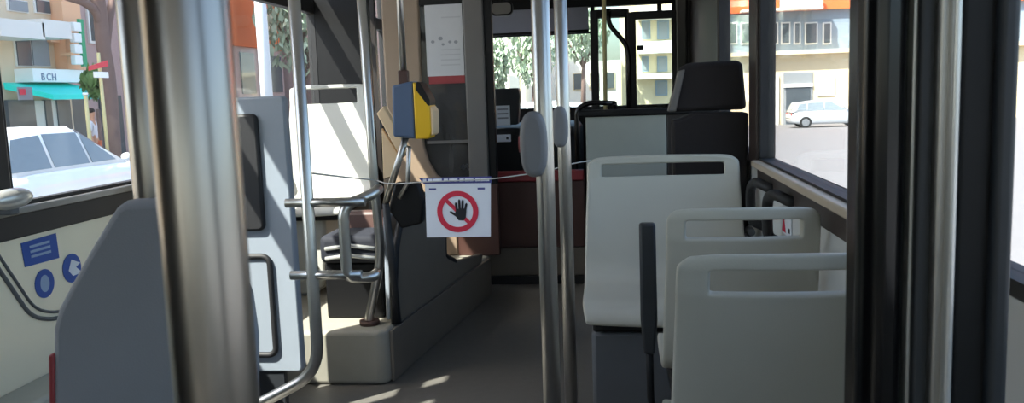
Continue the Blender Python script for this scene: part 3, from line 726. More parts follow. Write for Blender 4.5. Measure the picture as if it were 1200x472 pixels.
def ring(c, r0, r1, n=40):
    m = MB(); asp = ex.length/ez.length
    vs = []; fs = []
    for k in range(n):
        a = 2*math.pi*k/n
        for r in (r0, r1): vs.append(S(c[0]+r*math.cos(a), c[1]+r*math.sin(a)*asp, .0012))
    for k in range(n): k2 = (k+1) % n; fs.append((2*k, 2*k+1, 2*k2+1, 2*k2))
    m._add(vs, fs); return m
ring((.49, .53), .235, .315).build('red_ring', 'ink_red', sg, solid=.0006)
asp = ex.length/ez.length
def S2(x, y, d): return S(.49+x, .53+y*asp, d)
def S3(x, y, d): return S2((x-.05)*1.18+.045, (y-.0)*1.18-.015, d)
# hand: palm, four fingers, thumb
palm = [(.06+.062*math.cos(a)*1.15, .055+.075*math.sin(a)) for a in [2*math.pi*k/16 for k in range(16)]]
palm = [(-.02, .02), (-.015, .075), (.02, .125), (.085, .13), (.115, .09), (.125, .0), (.09, -.03), (.0, -.02)]
MB().prism([S3(x, y, .0016) for x, y in palm][::-1], (0, .0003, 0)).build('hand_palm', 'ink_black', sg)
for (x, y, ang, ln) in ((.002, -.01, -8, .10), (.038, -.02, -2, .13), (.073, -.02, 4, .125), (.108, .0, 12, .10), (-.012, .06, -58, .095)):
    a = math.radians(ang); dx, dy = math.sin(a), -math.cos(a); px_, py_ = -dy, dx; hw = .0155
    o_ = [(x-px_*hw-dx*.02, y-py_*hw-dy*.02), (x+px_*hw-dx*.02, y+py_*hw-dy*.02), (x+px_*hw*.9+dx*ln*.85, y+py_*hw*.9+dy*ln*.85), (x+dx*ln, y+dy*ln), (x-px_*hw*.9+dx*ln*.85, y-py_*hw*.9+dy*ln*.85)]
    MB().prism([S3(u, v, .0017) for u, v in o_], (0, .0003, 0)).build('hand_finger', 'ink_black', sg)
# slash from upper left to lower right, behind the hand
MB().prism([S2(u, v, .0013) for u, v in ((-.205, -.165), (-.165, -.205), (.205, .165), (.165, .205))], (0, .0003, 0)).build('red_slash', 'ink_red', sg)
for u in (.06, .80):
    MB().prism([S(u, .10, .001), S(u+.11, .10, .001), S(u+.11, .135, .001), S(u, .135, .001)], (0, .0004, 0)).build('corner_print', 'ink_blue', sg)
# stickers on the left wall
st = thing('blue_sticker', 'blue rectangular sticker with pale text lines on the cream wall', 'sticker', at(46, 294, 0, XL+.003))
c = [at(x, y, 0, XL+.001) for x, y in ((24, 285), (65, 273), (69, 302), (29, 313))]
MB().prism(c, (.002, 0, 0)).build('sheet', 'sticker_blue', st)
for i in range(3):
    t0_ = .2+i*.2
    e0 = c[0].lerp(c[3], t0_).lerp(c[1].lerp(c[2], t0_), .2); e1 = c[0].lerp(c[3], t0_).lerp(c[1].lerp(c[2], t0_), .78)
    f0 = c[0].lerp(c[3], t0_+.1).lerp(c[1].lerp(c[2], t0_+.1), .2); f1 = c[0].lerp(c[3], t0_+.1).lerp(c[1].lerp(c[2], t0_+.1), .78)
    MB().prism([v+Vector((.0022, 0, 0)) for v in (e0, e1, f1, f0)], (.0006, 0, 0)).build('text_line', 'sticker_pale', st)
for px, py, lab, inner in ((52, 332, 'round faded blue sticker with a pale centre below the blue rectangle', 1), (84, 314, 'round blue pictogram sticker half hidden by the grey leaning panel', 0)):
    q = at(px, py, 0, XL+.001); qq = at(px, py-17, 0, XL+.001); R = (qq-q).length
    rs_ = thing('round_sticker', lab, 'sticker', q)
    MB().prism([(XL+.001, q.y+u, q.z+v) for u, v in disc((0, 0), R)], (.002, 0, 0)).build('disc', 'sticker_blue', rs_)
    if inner: MB().prism([(XL+.003, q.y+u, q.z+v) for u, v in disc((0, 0), R*.6, 20, .8, 1)], (.0006, 0, 0)).build('pale_centre', 'sticker_pale', rs_)
    else: MB().prism([(XL+.003, q.y+u, q.z+v) for u, v in ((.0, R*.6), (.045, R*.2), (.02, 0), (.05, -R*.5), (.0, -R*.55), (-.02, -.1*R))], (.0006, 0, 0)).build('pictogram', 'sticker_white', rs_)
# black loops and the little red-and-white tag on the right wall
for px, lab in ((893, 'black looped handle on the right wall under the window, farther one'), (915, 'black looped handle on the right wall under the window, nearer one')):
    y_ = at(px, 220, 0, XR-.03).y; z_ = .93
    hl = MB().tube(smooth_path([(XR, y_+.10, z_-.22), (XR-.05, y_+.12, z_-.2), (XR-.06, y_+.08, z_-.06), (XR-.06, y_-.06, z_-.03), (XR-.02, y_-.10, z_-.05), (XR, y_-.1, z_-.05)], 6, .06), .018, 12)
    tag(hl.build('loop_handle', 'black_rubber', None, loc=(XR-.03, y_, z_-.1)), lab, 'handle', 'black loop handles on the right wall')
q = at(922, 264, 0, XR-.004)
tg = thing('wall_tag', 'small white sticker with a red mark on the right wall above the middle seat', 'sticker', (XR-.004, q.y, q.z))
B((XR-.004, q.y-.07, q.z-.035), (XR-.001, q.y+.07, q.z+.04)).build('sheet', 'sticker_white', tg)
MB().prism([(XR-.0055, q.y+.045+u, q.z-.012+v) for u, v in ((-.03, -.015), (.03, -.015), (.015, .012), (.0, .03), (-.015, .012))], (.001, 0, 0)).build('red_mark', 'ink_red', tg)
B((XR-.0055, q.y-.05, q.z-.02), (XR-.004, q.y-.03, q.z-.005)).build('dark_mark', 'ink_black', tg)

# ------------------------------------------------------------------ near black post with aluminium strip, right
yq = .80
def col_at(p0, p1, y, dy, name, m, parent, bev=.006):
    a = at(p0, 236, 1, y).x; b = at(p1, 236, 1, y).x
    return B((a, y, 0), (b, y+dy, ZC)).build(name, m, parent, bevel=bev, seg=4)
bp = thing('partition_post', 'glossy black post with rubber strip, painted highlight and pale aluminium edge at the right', 'post', (at(1050, 236, 1, yq).x, yq, 0))
col_at(1010, 1068, yq, .07, 'black_post', 'black_gloss', bp, .022)
col_at(1066, 1074, yq+.012, .05, 'edge_highlight', 'alu', bp, .001)  # pale strip standing in for the highlight on the post's edge
col_at(1073, 1096, yq+.005, .05, 'rubber_strip', 'dark_grey', bp, .004)
col_at(1095, 1113, yq-.004, .05, 'aluminium_profile', 'steel_dull', bp, .004)
col_at(1111, 1123, yq-.012, .05, 'aluminium_edge', 'alu', bp, .004)
col_at(1122, 1166, yq+.01, .04, 'black_web', 'black_plastic', bp, .004)
col_at(1165, 1190, yq+.0, .04, 'grey_web', 'dark_grey', bp, .006)

# ================================================================== outdoors
GZ = -.5
def gz(x, y): return GZ - .018*max(0, min(60, y-12)) if x > 1.5 else GZ
gnd = MB(); xs_ = [-90, -7.9, 1.4, 2.5, 90]; ysg = [-60, 12, 72, 160]
vs_ = [(x, y, GZ-.018*max(0, min(60, y-12))*(1 if x > 1.5 else 0)) for y in ysg for x in xs_]
gnd._add(vs_, [(j*5+i, j*5+i+1, (j+1)*5+i+1, (j+1)*5+i) for j in range(3) for i in range(4)])
struct(gnd.build('ground', 'asphalt'))
struct(B((-15, -40, GZ-.05), (-9.6, 90, GZ+.13)).build('pavement', 'pavement'))
# bus skirts so that the bus stands on the road
def car(name, label, loc, rz, m, L=4.3, W=1.76, H=1.47, kind='hatch'):
    t = thing(name, label, 'car', loc, rz)
    def bld(mb, nm, mt, **k):
        o = mb.build(nm, mt, None, **k); o.parent = t; return o
    # stations along the car: t, bottom, belt, half width
    st_ = [(-.5, .42, .70, .70), (-.485, .30, .82, .80), (-.40, .22, .90, .86), (-.2, .20, .93, .88), (0, .20, .93, .88), (.2, .20, .92, .88), (.30, .20, .90, .87), (.42, .24, .80, .84), (.48, .30, .70, .76), (.5, .40, .60, .68)]
    rings = []
    for s, zb, zt, hw in st_:
        y = s*L; hw = hw*W/1.76; k = H/1.47
        rings.append([Vector((a*hw, y, b)) for a, b in ((-.9, zb*k), (-1, (zb+.12)*k), (-1, (zt-.2)*k), (-.95, (zt-.04)*k), (-.8, zt*k), (.8, zt*k), (.95, (zt-.04)*k), (1, (zt-.2)*k), (1, (zb+.12)*k), (.9, zb*k))])
    bld(MB().loft(rings), 'body', m)
    if kind == 'sedan': cs = [(-.44, .90, .62), (-.27, 1.40, .60), (-.12, 1.47, .60), (.04, 1.45, .60), (.27, .92, .70)]
    else: cs = [(-.49, .88, .70), (-.43, 1.36, .60), (-.2, 1.47, .61), (.02, 1.45, .61), (.25, .92, .72)]
    rg = []
    for s, zt, hw in cs:
        k = H/1.47; y = s*L; hw2 = hw*W/1.76; base = .80*W/1.76
        rg.append([Vector((a, y, b)) for a, b in ((-base, .86*k), (-hw2, (zt-.06)*k), (-hw2+.08, zt*k), (hw2-.08, zt*k), (hw2, (zt-.06)*k), (base, .86*k))])
    bld(MB().loft(rg), 'cabin', m)
    # side windows, proud of the cabin
    k = H/1.47; ws = W/1.76
    def cabx(z): return (.80+(.60-.80)*(z-.86)/(1.40-.86))*ws+.012
    if kind == 'sedan': panes = [[(-.30, .95), (-.12, .95), (-.12, 1.36), (-.24, 1.33)], [(-.105, .95), (.06, .95), (.05, 1.36), (-.105, 1.37)], [(.075, .95), (.20, .95), (.085, 1.30), (.065, 1.35)]]
    else: panes = [[(-.42, .98), (-.30, .95), (-.30, 1.36), (-.40, 1.30)], [(-.285, .95), (-.08, .95), (-.08, 1.37), (-.285, 1.37)], [(-.065, .95), (.18, .95), (.03, 1.36), (-.065, 1.37)]]
    for sx in (-1, 1):
        for pn in panes:
            pts = [(sx*cabx(z), y*L, z*k) for y, z in pn]
            bld(MB().prism(pts, (-sx*.02, 0, 0)), 'side_window', 'car_glass')
        for wy in (-.315, .32):
            wd = bld(MB().tube([(sx*(W/2-.19), wy*L, .31*k), (sx*(W/2+.004), wy*L, .31*k)], .31*k, 22), 'wheel', 'tyre')
            r = bld(MB().tube([(sx*(W/2-.02), wy*L, .31*k), (sx*(W/2+.012), wy*L, .31*k)], .20*k, 18), 'rim', 'rim')
            r.parent = wd
        bld(MB().ball((sx*(W/2+.06), .20*L, .98*k), (.09, .05, .06), 10, 6), 'mirror', m)
        bld(B((sx*.62*ws-.14, -.492*L-.012, .68*k), (sx*.62*ws+.14, -.492*L+.06, .82*k)), 'tail_lamp', 'tail_red', bevel=.01)
        bld(B((sx*.58*ws-.16, .475*L, .56*k), (sx*.58*ws+.16, .495*L, .66*k)), 'head_lamp', 'lamp_clear', bevel=.01)
    z0, z1 = (1.34, .97)
    fy0, fy1 = cs[3][0], cs[4][0]; ry0, ry1 = cs[1][0], cs[0][0]
    def slope(y0, zA, y1, zB, f): return (y0+(y1-y0)*f)*L, (zA+(zB-zA)*f)*k
    for nm, ya, za, yb_, zb_2, sgn in (('windscreen', fy0, 1.45, fy1, .92, 1), ('rear_window', ry0, cs[1][1], ry1, cs[0][1], -1)):
        A = slope(ya, za, yb_, zb_2, .12); Bq = slope(ya, za, yb_, zb_2, .88)
        bld(MB().prism([(-.55*ws, A[0]+sgn*.015, A[1]+.012), (.55*ws, A[0]+sgn*.015, A[1]+.012), (.64*ws, Bq[0]+sgn*.015, Bq[1]+.012), (-.64*ws, Bq[0]+sgn*.015, Bq[1]+.012)], (0, -sgn*.02, -.01)), nm, 'car_glass')
    return t
# parked cars
XC = -8.0
q = at(45, 148, 0, XC); qf = at(138, 190, 0, XC)
car('parked_car', 'white saloon parked just outside the left window', (XC, qf.y-2.2, GZ), 0, 'car_white', 4.5, 1.78, q.z-GZ+.02, 'sedan')
YCAR = 46
q = at(951, 147, 1, YCAR); qr = at(951, 118, 1, YCAR)
gy = gz(5, YCAR)
car('parked_car', 'small silver hatchback outside the right window', (at(941, 147, 1, YCAR).x+1.2, YCAR, gy), math.radians(-90), 'car_silver', 3.9, 1.6, 1.38, 'hatch')
q = at(615, 116, 1, 26); car('parked_car', 'pale car seen through the windscreen beside the aisle pole', (q.x, 26, GZ), math.radians(75), 'car_silver', 4.2, 1.7, 1.45)
q = at(768, 122, 1, 30); car('parked_car', 'pale car seen through the front door glass', (q.x, 30, gz(2, 30)), math.radians(88), 'car_white', 4.2, 1.7, 1.45)

# --- buildings on the left side of the street (facade plane faces the bus)
XFA = -15.0
def fr(px0, py0, px1, py1, x=XFA):
    a = at(px0, py0, 0, x); b = at(px1, py1, 0, x); c = at(px0, py1, 0, x); d = at(px1, py0, 0, x)
    return min(a.y, c.y), max(b.y, d.y), (c.z+b.z)/2, (a.z+d.z)/2
def fbox(r, out, inn=.0, x=XFA): y0, y1, z0, z1 = r; return B((x-inn, y0, z0), (x+out, y1, z1))
yA = at(78, 60, 0, XFA).y; yBn = at(272, 60, 0, XFA+.5).y-3.02
b1 = thing('apartment_building', 'beige building with white balconies above a turquoise shop awning', 'building', (XFA, yA-6, GZ))
B((XFA-8, yA-16, GZ), (XFA, yA, 11)).build('wall', 'wall_beige', b1)
r = fr(12, 26, 45, 46); fbox(r, .9).build('balcony', 'wall_white', b1)
r = fr(-40, 26, 12, 46); fbox(r, .9).build('balcony', 'wall_white', b1)
for px0, px1, py0, py1, m in ((18, 33, 45, 78, 'window_dark'), (36, 54, 45, 78, 'shutter'), (8, 30, 0, 14, 'shutter'), (40, 56, 0, 16, 'window_dark')):
    o = fbox(fr(px0, py0, px1, py1), .05).build('window', 'wall_white', b1)
    r_ = fr(px0+1, py0+1, px1-1, py1-1); fbox(r_, .08).build('pane', m, o)
r = fr(66, 0, 79, 82); fbox(r, .35).build('pilaster', 'wall_apricot', b1)
r = fr(52, 26, 68, 50); fbox(r, .2).build('gable_panel', 'wall_apricot', b1)
# shop front
r = fr(8, 118, 78, 140); fbox((r[0], r[1], GZ, r[3]), .06).build('shop_wall', 'wall_white', b1)
for px0, px1 in ((8, 36), (52, 56), (66, 78)):
    r = fr(px0, 117, px1, 150); fbox((r[0], r[1], GZ+.2, r[3]), .1).build('shop_window', 'window_dark', b1)
r = fr(18, 82, 78, 97); sb_ = fbox((r[0], r[1], r[2], r[3]), .5).build('sign_board', 'sign_white', b1)
for i, ch in enumerate(('B', 'C', 'H')):
    fc = bpy.data.curves.new('letters', 'FONT'); fc.body = ch; fc.size = (r[3]-r[2])*.8; fc.extrude = .01
    tmp = bpy.data.objects.new('tmp', fc); col.objects.link(tmp); bpy.context.view_layer.update()
    me = bpy.data.meshes.new_from_object(tmp); bpy.data.objects.remove(tmp)
    me.materials.clear(); me.materials.append(MATS['sign_ink'])
    lo = bpy.data.objects.new('letter', me); col.objects.link(lo)
    lo.parent = sb_; lo.rotation_euler = (math.pi/2, 0, math.pi/2)
    lo.location = Vector((XFA+.505, r[0]+(r[1]-r[0])*(.14+.1*i), r[2]+(r[3]-r[2])*.12))-base_of(b1)
y0, y1, z0, z1 = fr(6, 97, 80, 118)
MB().prism([(XFA, y0, z1), (XFA+1.3, y0, z0+.12), (XFA+1.3, y0, z0), (XFA+.02, y0, z0+.3)], (0, y1-y0, 0)).build('awning', 'turquoise', b1)
r = fr(21, 102, 36, 117, XFA+1.32); fbox(r, .03, x=XFA+1.32).build('awning_panel', 'ink_grey', b1)
r = fr(23, 104, 29, 111, XFA+1.36); fbox(r, .02, x=XFA+1.36).build('awning_mark', 'ink_red', b1)
# mauve block
b2 = thing('apartment_building', 'mauve rendered block behind the bare tree on the left', 'building', (XFA-1, yA+3, GZ))
B((XFA-9, yA+.02, GZ), (XFA-1, yBn, 12)).build('wall', 'wall_mauve', b2)
for px0, px1 in ((82, 98), (118, 140)):
    r = fr(px0, 112, px1, 150, XFA-1); fbox((r[0], r[1], GZ+.2, r[3]), .06, x=XFA-1).build('shop_window', 'window_dark', b2)
for k in range(2):
    for j in range(3):
        yy = yA+1.0+k*1.6; zz = 3.2+j*2.8
        o = B((XFA-1, yy, zz), (XFA-.93, yy+1, zz+1.4)).build('window', 'wall_white', b2)
        B((XFA-.94, yy+.08, zz+.08), (XFA-.91, yy+.92, zz+1.32)).build('pane', 'window_dark', o)
# vertical sign with white boxes
vsn = thing('projecting_sign', 'vertical white box sign on two brackets on the left building', 'sign', at(93, 80, 0, XFA+.9))
for k in range(4):
    r = fr(89.5+k*.6, 26+k*13, 97+k*.6, 36.5+k*13, XFA+.8)
    B((XFA+.6, r[0], r[2]), (XFA+.75, r[1], r[3])).build('letter_box', 'sign_white', vsn, bevel=.02)
r = fr(91, 36, 98, 78, XFA+.6); B((XFA+.62, r[0]+.12, r[2]), (XFA+.7, r[1]-.12, r[3]+.3)).build('backing', 'sign_green', vsn)
for py in (37, 64):
    q = at(92, py, 0, XFA+.66); B((XFA+.36, q.y-.03-.3, q.z-.04), (XFA+.66, q.y+.03, q.z+.04)).build('bracket', 'wall_apricot', vsn)
# orange building farther along
y0 = at(272, 60, 0, XFA+.5).y; y1 = at(333, 60, 0, XFA+.5).y
b3 = thing('apartment_building', 'orange rendered building behind the white lamp post', 'building', (XFA, (y0+y1)/2, GZ))
zo = at(300, 56, 0, XFA+.5).z
B((XFA-8, y0-3, zo), (XFA+.5, y1, 14)).build('wall', 'wall_orange', b3)
B((XFA-8, y0-3, GZ), (XFA+.4, y1, zo)).build('ground_floor', 'wall_mauve', b3)
for px0, px1, py0, py1 in ((284, 296, 62, 110), (314, 328, 66, 108)):
    r = fr(px0, py0, px1, py1, XFA+.42); fbox(r, .05, x=XFA+.42).build('shop_window', 'window_dark', b3)
r = fr(312, 18, 322, 46, XFA+.52); fbox(r, .05, x=XFA+.52).build('window', 'wall_beige', b3)
b4 = thing('apartment_building', 'grey-beige building at the far end of the left street side', 'building', (XFA+1, y1+10, GZ))
B((XFA-8, y1+.5, GZ), (XFA+1.2, y1+60, 13)).build('wall', 'wall_mauve', b4)
for k in range(10):
    for j in range(3):
        yy = y1+2+k*4.5; zz = 2.5+j*3
        o = B((XFA+1.2, yy, zz), (XFA+1.28, yy+1.6, zz+1.6)).build('window', 'wall_white', b4)
        B((XFA+1.27, yy+.1, zz+.1), (XFA+1.30, yy+1.5, zz+1.5)).build('pane', 'window_dark', o)
# white lamp post outside the second left window
q = at(311, 116, 0, -6.5)
lp2 = thing('lamp_post', 'white lamp post standing outside the second left window', 'lamp post', (-6.5, at(309, 60, 0, -6.5).y, GZ))
yy = at(309, 60, 0, -6.5).y
MB().tube([(-6.5, yy, GZ), (-6.5, yy, 6.5)], [.115, .10], 16).build('post', 'post_white', lp2)
MB().tube([(-6.5, yy, GZ), (-6.5, yy, GZ+.5)], .16, 16).build('base', 'post_white', lp2)
MB().tube(smooth_path([(-6.5, yy, 6.4), (-6.5, yy, 7.4), (-5.0, yy, 7.6)], 5, .5), .06, 10).build('arm', 'post_white', lp2)
MB().ball((-4.8, yy, 7.58), (.4, .16, .09), 14, 8).build('lamp_head', 'post_white', lp2)
# bare tree at the left
tx = -11.0
def tp(px, py, x=tx): return at(px, py, 0, x)
bt = thing('street_tree', 'bare branching street tree in front of the mauve block', 'tree', (tx, tp(126, 150).y, GZ))
tr = [Vector((tx, tp(130, 150).y, GZ)), tp(131, 130), tp(127, 85), tp(120, 50), tp(118, 15), tp(110, -20), tp(104, -60)]
MB().tube(smooth_path(tr, 4, .5), .15, 10).build('trunk', 'bark', bt)
MB().tube(smooth_path([tp(119, 32), tp(112, 12), tp(98, 2), tp(78, -4), tp(40, -18)], 4, .5), [.12]+[.09]*15+[.05], 8).build('branch', 'bark', bt)
MB().tube(smooth_path([tp(124, 60), tp(128, 20), tp(136, -20), tp(150, -70)], 4, .5), .09, 8).build('branch', 'bark', bt)
def foliage(c, rad, n, leaf=.16, seed=1):
    R = random.Random(seed); m = MB(); c = Vector(c)
    for i in range(n):
        d = Vector((R.gauss(0, 1), R.gauss(0, 1), R.gauss(0, 1))); d.normalize()
        p = c+Vector((d.x*rad[0], d.y*rad[1], d.z*rad[2]))*(R.random()**.45)
        a = Vector((R.uniform(-1, 1), R.uniform(-1, 1), R.uniform(-1, 1))).normalized(); u, v = frame_on(a)
        l = leaf*R.uniform(.6, 1.3)
        m._add([p-u*l*.4, p+v*l, p+u*l*.4, p-v*l], [(0, 1, 2, 3)])
    return m
def tree(label, x, y, z0, h, rad, m='leaf', n=1500, leaf=.2, seed=1):
    t = thing('street_tree', label, 'tree', (x, y, z0))
    MB().tube([(x, y, z0), (x+.1, y, z0+h*.4), (x, y+.1, z0+h*.8)], [.16, .12, .06], 8).build('trunk', 'bark', t)
    for k in range(4):
        a = k*1.6; MB().tube([(x+.08, y, z0+h*.45), (x+math.cos(a)*rad[0]*.6, y+math.sin(a)*rad[1]*.6, z0+h*.75)], [.07, .03], 6).build('branch', 'bark', t)
    o = foliage((x, y, z0+h*.75), rad, n, leaf, seed).build('foliage', m, t); o['kind'] = 'stuff'
    return t
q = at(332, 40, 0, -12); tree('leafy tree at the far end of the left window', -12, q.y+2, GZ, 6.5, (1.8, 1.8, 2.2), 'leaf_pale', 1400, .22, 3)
q = at(98, 92, 0, -12.5); 
bs = thing('potted_shrub', 'green shrub on the pavement below the vertical sign', 'shrub', (-12.4, at(112, 110, 0, -12.4).y, GZ+.13))
yy = at(112, 100, 0, -12.4).y
MB().tube([(-12.4, yy, GZ+.13), (-12.4, yy, 1.2)], .05, 8).build('stem', 'bark', bs)
o = foliage((-12.4, yy, at(99, 98, 0, -12.4).z), (.32, .38, .4), 350, .13, 5).build('foliage', 'leaf', bs); o['kind'] = 'stuff'
B((-12.65, yy-.25, GZ+.13), (-12.15, yy+.25, GZ+.6)).build('planter', 'wall_white', bs, bevel=.03)
# road sign with red plate
q = at(117, 82, 0, -10.5)
rsn = thing('road_sign', 'red and white road sign on a thin yellowish post on the left pavement', 'sign', (-10.5, q.y, GZ+.13))
MB().tube([(-10.5, q.y, GZ+.13), (-10.5, q.y, q.z+.35)], .035, 10).build('post', 'post_yellow', rsn)
MB().prism([(-10.46, q.y-.45, q.z-.02), (-10.46, q.y+.2, q.z+.08), (-10.46, q.y+.2, q.z+.2), (-10.46, q.y-.45, q.z+.06)], (.03, 0, 0)).build('red_plate', 'sign_red', rsn)
B((-10.46, q.y-.3, q.z-.16), (-10.43, q.y+.18, q.z-.04)).build('white_plate', 'sign_white', rsn)
q = at(101, 120, 0, -10.8)
yp_ = thing('marker_post', 'slim yellow post on the pavement left of the standing person', 'post', (-10.8, q.y, GZ+.13))
MB().tube([(-10.8, q.y, GZ+.13), (-10.8, q.y, q.z+.15)], .04, 10).build('shaft', 'post_yellow', yp_)
MB().tube([(-10.8, q.y, q.z+.15), (-10.8, q.y, q.z+.2)], .055, 10).build('cap', 'sign_white', yp_)
# person on the pavement
def person(label, loc, rz, H=1.7):
    t = thing('person', label, 'person', loc, rz)
    s = H/1.7
    def skin(name, verts, edges, rad, m, root=0):
        me = bpy.data.meshes.new(name); me.from_pydata([tuple(c*s for c in v) for v in verts], edges, [])
        o = bpy.data.objects.new(name, me); col.objects.link(o); o.parent = t; me.materials.append(MATS[m])
        md = o.modifiers.new('skin', 'SKIN'); sv = me.skin_vertices[0].data
        for i, r in enumerate(rad): sv[i].radius = (r[0]*s, r[1]*s); sv[i].use_root = (i == root)
        q = o.modifiers.new('sub', 'SUBSURF'); q.levels = 2; q.render_levels = 2
        return o
    V = [(0, 0, .95), (0, 0, 1.12), (0, 0, 1.34), (0, .01, 1.44), (0, .01, 1.50), (0, .02, 1.60), (0, .02, 1.68),
         (.17, 0, 1.38), (.24, -.02, 1.12), (.26, .06, .88), (.27, .08, .80), (-.17, 0, 1.38), (-.24, -.02, 1.12), (-.26, .06, .88), (-.27, .08, .80),
         (.09, 0, .88), (.10, .02, .48), (.10, -.02, .08), (.10, .12, .03), (-.09, 0, .88), (-.11, -.03, .48), (-.11, -.08, .08), (-.11, .05, .03)]
    E_ = [(0, 1), (1, 2), (2, 3), (3, 4), (4, 5), (5, 6), (2, 7), (7, 8), (8, 9), (9, 10), (2, 11), (11, 12), (12, 13), (13, 14), (0, 15), (15, 16), (16, 17), (17, 18), (0, 19), (19, 20), (20, 21), (21, 22)]
    Rr = [(.14, .10), (.14, .10), (.15, .10), (.07, .07), (.055, .06), (.075, .09), (.06, .07), (.06, .06), (.045, .045), (.035, .035), (.03, .03), (.06, .06), (.045, .045), (.035, .035), (.03, .03), (.085, .085), (.06, .06), (.045, .045), (.035, .04), (.085, .085), (.06, .06), (.045, .045), (.035, .04)]
    skin('body', V, E_, Rr, 'skin')
    skin('shirt', [(0, 0, .93), (0, 0, 1.12), (0, 0, 1.36), (.18, 0, 1.38), (.235, -.015, 1.16), (-.18, 0, 1.38), (-.235, -.015, 1.16)], [(0, 1), (1, 2), (2, 3), (3, 4), (2, 5), (5, 6)], [(.165, .125), (.16, .12), (.165, .12), (.075, .075), (.065, .065), (.075, .075), (.065, .065)], 'cloth_white')
    skin('trousers', [(0, 0, .95), (.09, 0, .86), (.10, .02, .48), (.10, -.02, .12), (-.09, 0, .86), (-.11, -.03, .48), (-.11, -.08, .12)], [(0, 1), (1, 2), (2, 3), (0, 4), (4, 5), (5, 6)], [(.16, .12), (.105, .105), (.08, .08), (.065, .065), (.105, .105), (.08, .08), (.065, .065)], 'cloth_orange')
    o = MB().ball((0, 0, 1.66*s), (.085*s, .10*s, .075*s), 12, 8).build('hair', 'hair', None); o.parent = t
    return t
q = at(106, 129, 0, -11.6)
person('person in a white shirt and orange trousers standing on the pavement', (-11.6, q.y, GZ+.13), math.radians(-70), q.z-GZ-.13+.02)

# --- building on the right beyond the parked car
YR = 52.0
def rr_(px0, py0, px1, py1, y=YR):
    a = at(px0, py0, 1, y); b = at(px1, py1, 1, y); c = at(px0, py1, 1, y); d = at(px1, py0, 1, y)
    return min(a.x, c.x), max(b.x, d.x), (c.z+b.z)/2, (a.z+d.z)/2
def rbox(r, out, y=YR, inn=0): x0, x1, z0, z1 = r; return B((x0, y-out, z0), (x1, y+inn, z1))
gR = GZ-.018*(YR-12)
X0 = at(835, 60, 1, YR).x
b5 = thing('corner_building', 'building with warm white ground floor, blue-grey storey and orange top beyond the right window', 'building', (X0+8, YR, gR))
z_a = at(930, 62, 1, YR).z; z_b = at(930, 12, 1, YR).z
B((X0, YR, gR), (X0+22, YR+9, z_a)).build('ground_floor', 'wall_warm', b5)
B((X0, YR+.6, z_a), (X0+22, YR+9, z_b)).build('middle_storey', 'wall_bluegrey', b5)
B((X0, YR+.3, z_b), (X0+22, YR+9, z_b+5)).build('top_storey', 'wall_orange', b5)
r = rr_(868, 0, 962, 10); B((r[0], YR-.6, z_b), (r[1], YR+.3, z_b+.12)).build('balcony_slab', 'wall_white', b5)
r = rr_(914, 0, 962, 9); rbox((r[0], r[1], z_b+.12, z_b+.9), .5).build('balcony_front', 'wall_white', b5)
r = rr_(914, 0, 934, 6); rbox((r[0], r[1], z_b+.2, z_b+2.2), -.2, inn=.3).build('window', 'window_dark', b5)
r = rr_(850, 62, 990, 68); B((X0, YR-.5, z_a-.1), (X0+22, YR+.7, z_a+.12)).build('cornice', 'wall_warm', b5)
for px0, px1 in ((852, 864), (868, 880), (906, 912), (915, 926), (930, 938), (943, 958), (964, 974)):
    r = rr_(px0, 26, px1, 52, YR+.6); o = rbox(r, .06, y=YR+.6).build('window', 'wall_white', b5)
    rbox((r[0]+.08, r[1]-.08, r[2]+.08, r[3]-.08), .1, y=YR+.6).build('pane', 'window_dark', o)
r = rr_(918, 85, 952, 147); rbox((r[0], r[1], gR, r[3]), .04).build('gateway', 'shutter', b5)
r = rr_(921, 102, 949, 147); rbox((r[0], r[1], gR, r[3]), .07).build('gate', 'window_dark', b5)
r = rr_(918, 98, 952, 102); rbox(r, .12).build('lintel_bar', 'wall_white', b5)
r = rr_(905, 88, 912, 145); rbox((r[0], r[1], gR, r[3]), .12).build('pier', 'wall_white', b5)
r = rr_(958, 90, 978, 112); o = rbox(r, .06).build('window', 'wall_white', b5)

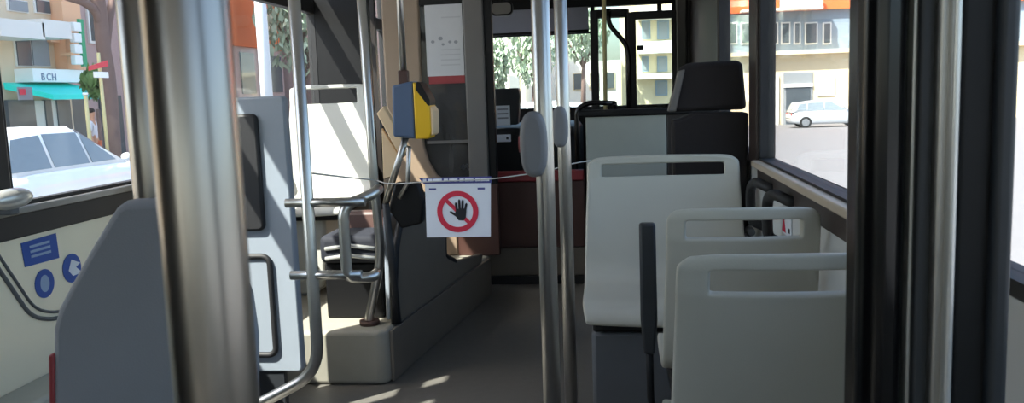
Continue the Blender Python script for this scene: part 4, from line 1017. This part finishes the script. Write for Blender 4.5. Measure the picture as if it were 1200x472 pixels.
# --- straight ahead
YH = 58
b6 = thing('apartment_building', 'pale building straight ahead seen through the windscreen', 'building', (at(600, 60, 1, YH).x, YH, GZ))
x0 = at(540, 60, 1, YH).x; x1 = at(614, 60, 1, YH).x
B((x0, YH, GZ), (x1, YH+10, 9)).build('wall', 'wall_white', b6)
for k in range(3):
    for j in range(3):
        xx = x0+.6+k*1.3; zz = 1+j*2.6
        o = B((xx, YH-.06, zz), (xx+.8, YH, zz+1.4)).build('window', 'wall_warm', b6)
        B((xx+.06, YH-.09, zz+.06), (xx+.74, YH-.05, zz+1.34)).build('pane', 'shutter', o)
YI = 50
x0 = at(728, 60, 1, YI).x; x1 = at(812, 60, 1, YI).x; gI = GZ-.018*38
b7 = thing('apartment_building', 'cream building with balconies seen through the front door glass', 'building', ((x0+x1)/2, YI, gI))
B((x0, YI, gI), (x1, YI+10, 10)).build('wall', 'wall_warm', b7)
for py0, py1, m in ((48, 62, 'wall_white'), (86, 92, 'wall_white'), (10, 22, 'wall_white')):
    r = rr_(748, py0, 800, py1, YI-.8); B((r[0], YI-.9, r[2]), (r[1], YI, r[3])).build('balcony', m, b7)
for px0, px1, py0, py1 in ((752, 762, 24, 46), (770, 784, 24, 46), (768, 782, 94, 112), (752, 760, 66, 84), (770, 782, 66, 84)):
    r = rr_(px0, py0, px1, py1, YI); o = rbox(r, .08, y=YI).build('window', 'wall_bluegrey', b7)
    rbox((r[0]+.1, r[1]-.1, r[2]+.1, r[3]-.1), .11, y=YI).build('pane', 'shutter', o)
x0 = at(640, 60, 1, 70).x; x1 = at(745, 60, 1, 70).x
b8 = thing('apartment_building', 'warm white building behind the trees ahead, right of the aisle poles', 'building', ((x0+x1)/2, 70, GZ-1.08))
B((x0, 70, GZ-1.1), (x1, 80, at(680, 72, 1, 70).z)).build('wall', 'wall_white', b8)
for k in range(5):
    xx = x0+.8+k*1.3; o = B((xx, 69.92, 1.2), (xx+.8, 70, 2.6)).build('window', 'wall_warm', b8)
    B((xx+.08, 69.88, 1.28), (xx+.72, 69.94, 2.52)).build('pane', 'window_dark', o)
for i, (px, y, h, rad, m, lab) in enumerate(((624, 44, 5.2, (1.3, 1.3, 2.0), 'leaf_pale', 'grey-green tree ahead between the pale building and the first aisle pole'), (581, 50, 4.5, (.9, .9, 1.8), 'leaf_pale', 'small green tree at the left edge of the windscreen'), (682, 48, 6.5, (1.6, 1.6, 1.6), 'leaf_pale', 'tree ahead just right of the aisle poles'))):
    q = at(px, 90, 1, y); tree(lab, q.x, y, GZ if q.x < 1.5 else gz(2, y), h, rad, m, 1300, .2, 20+i)
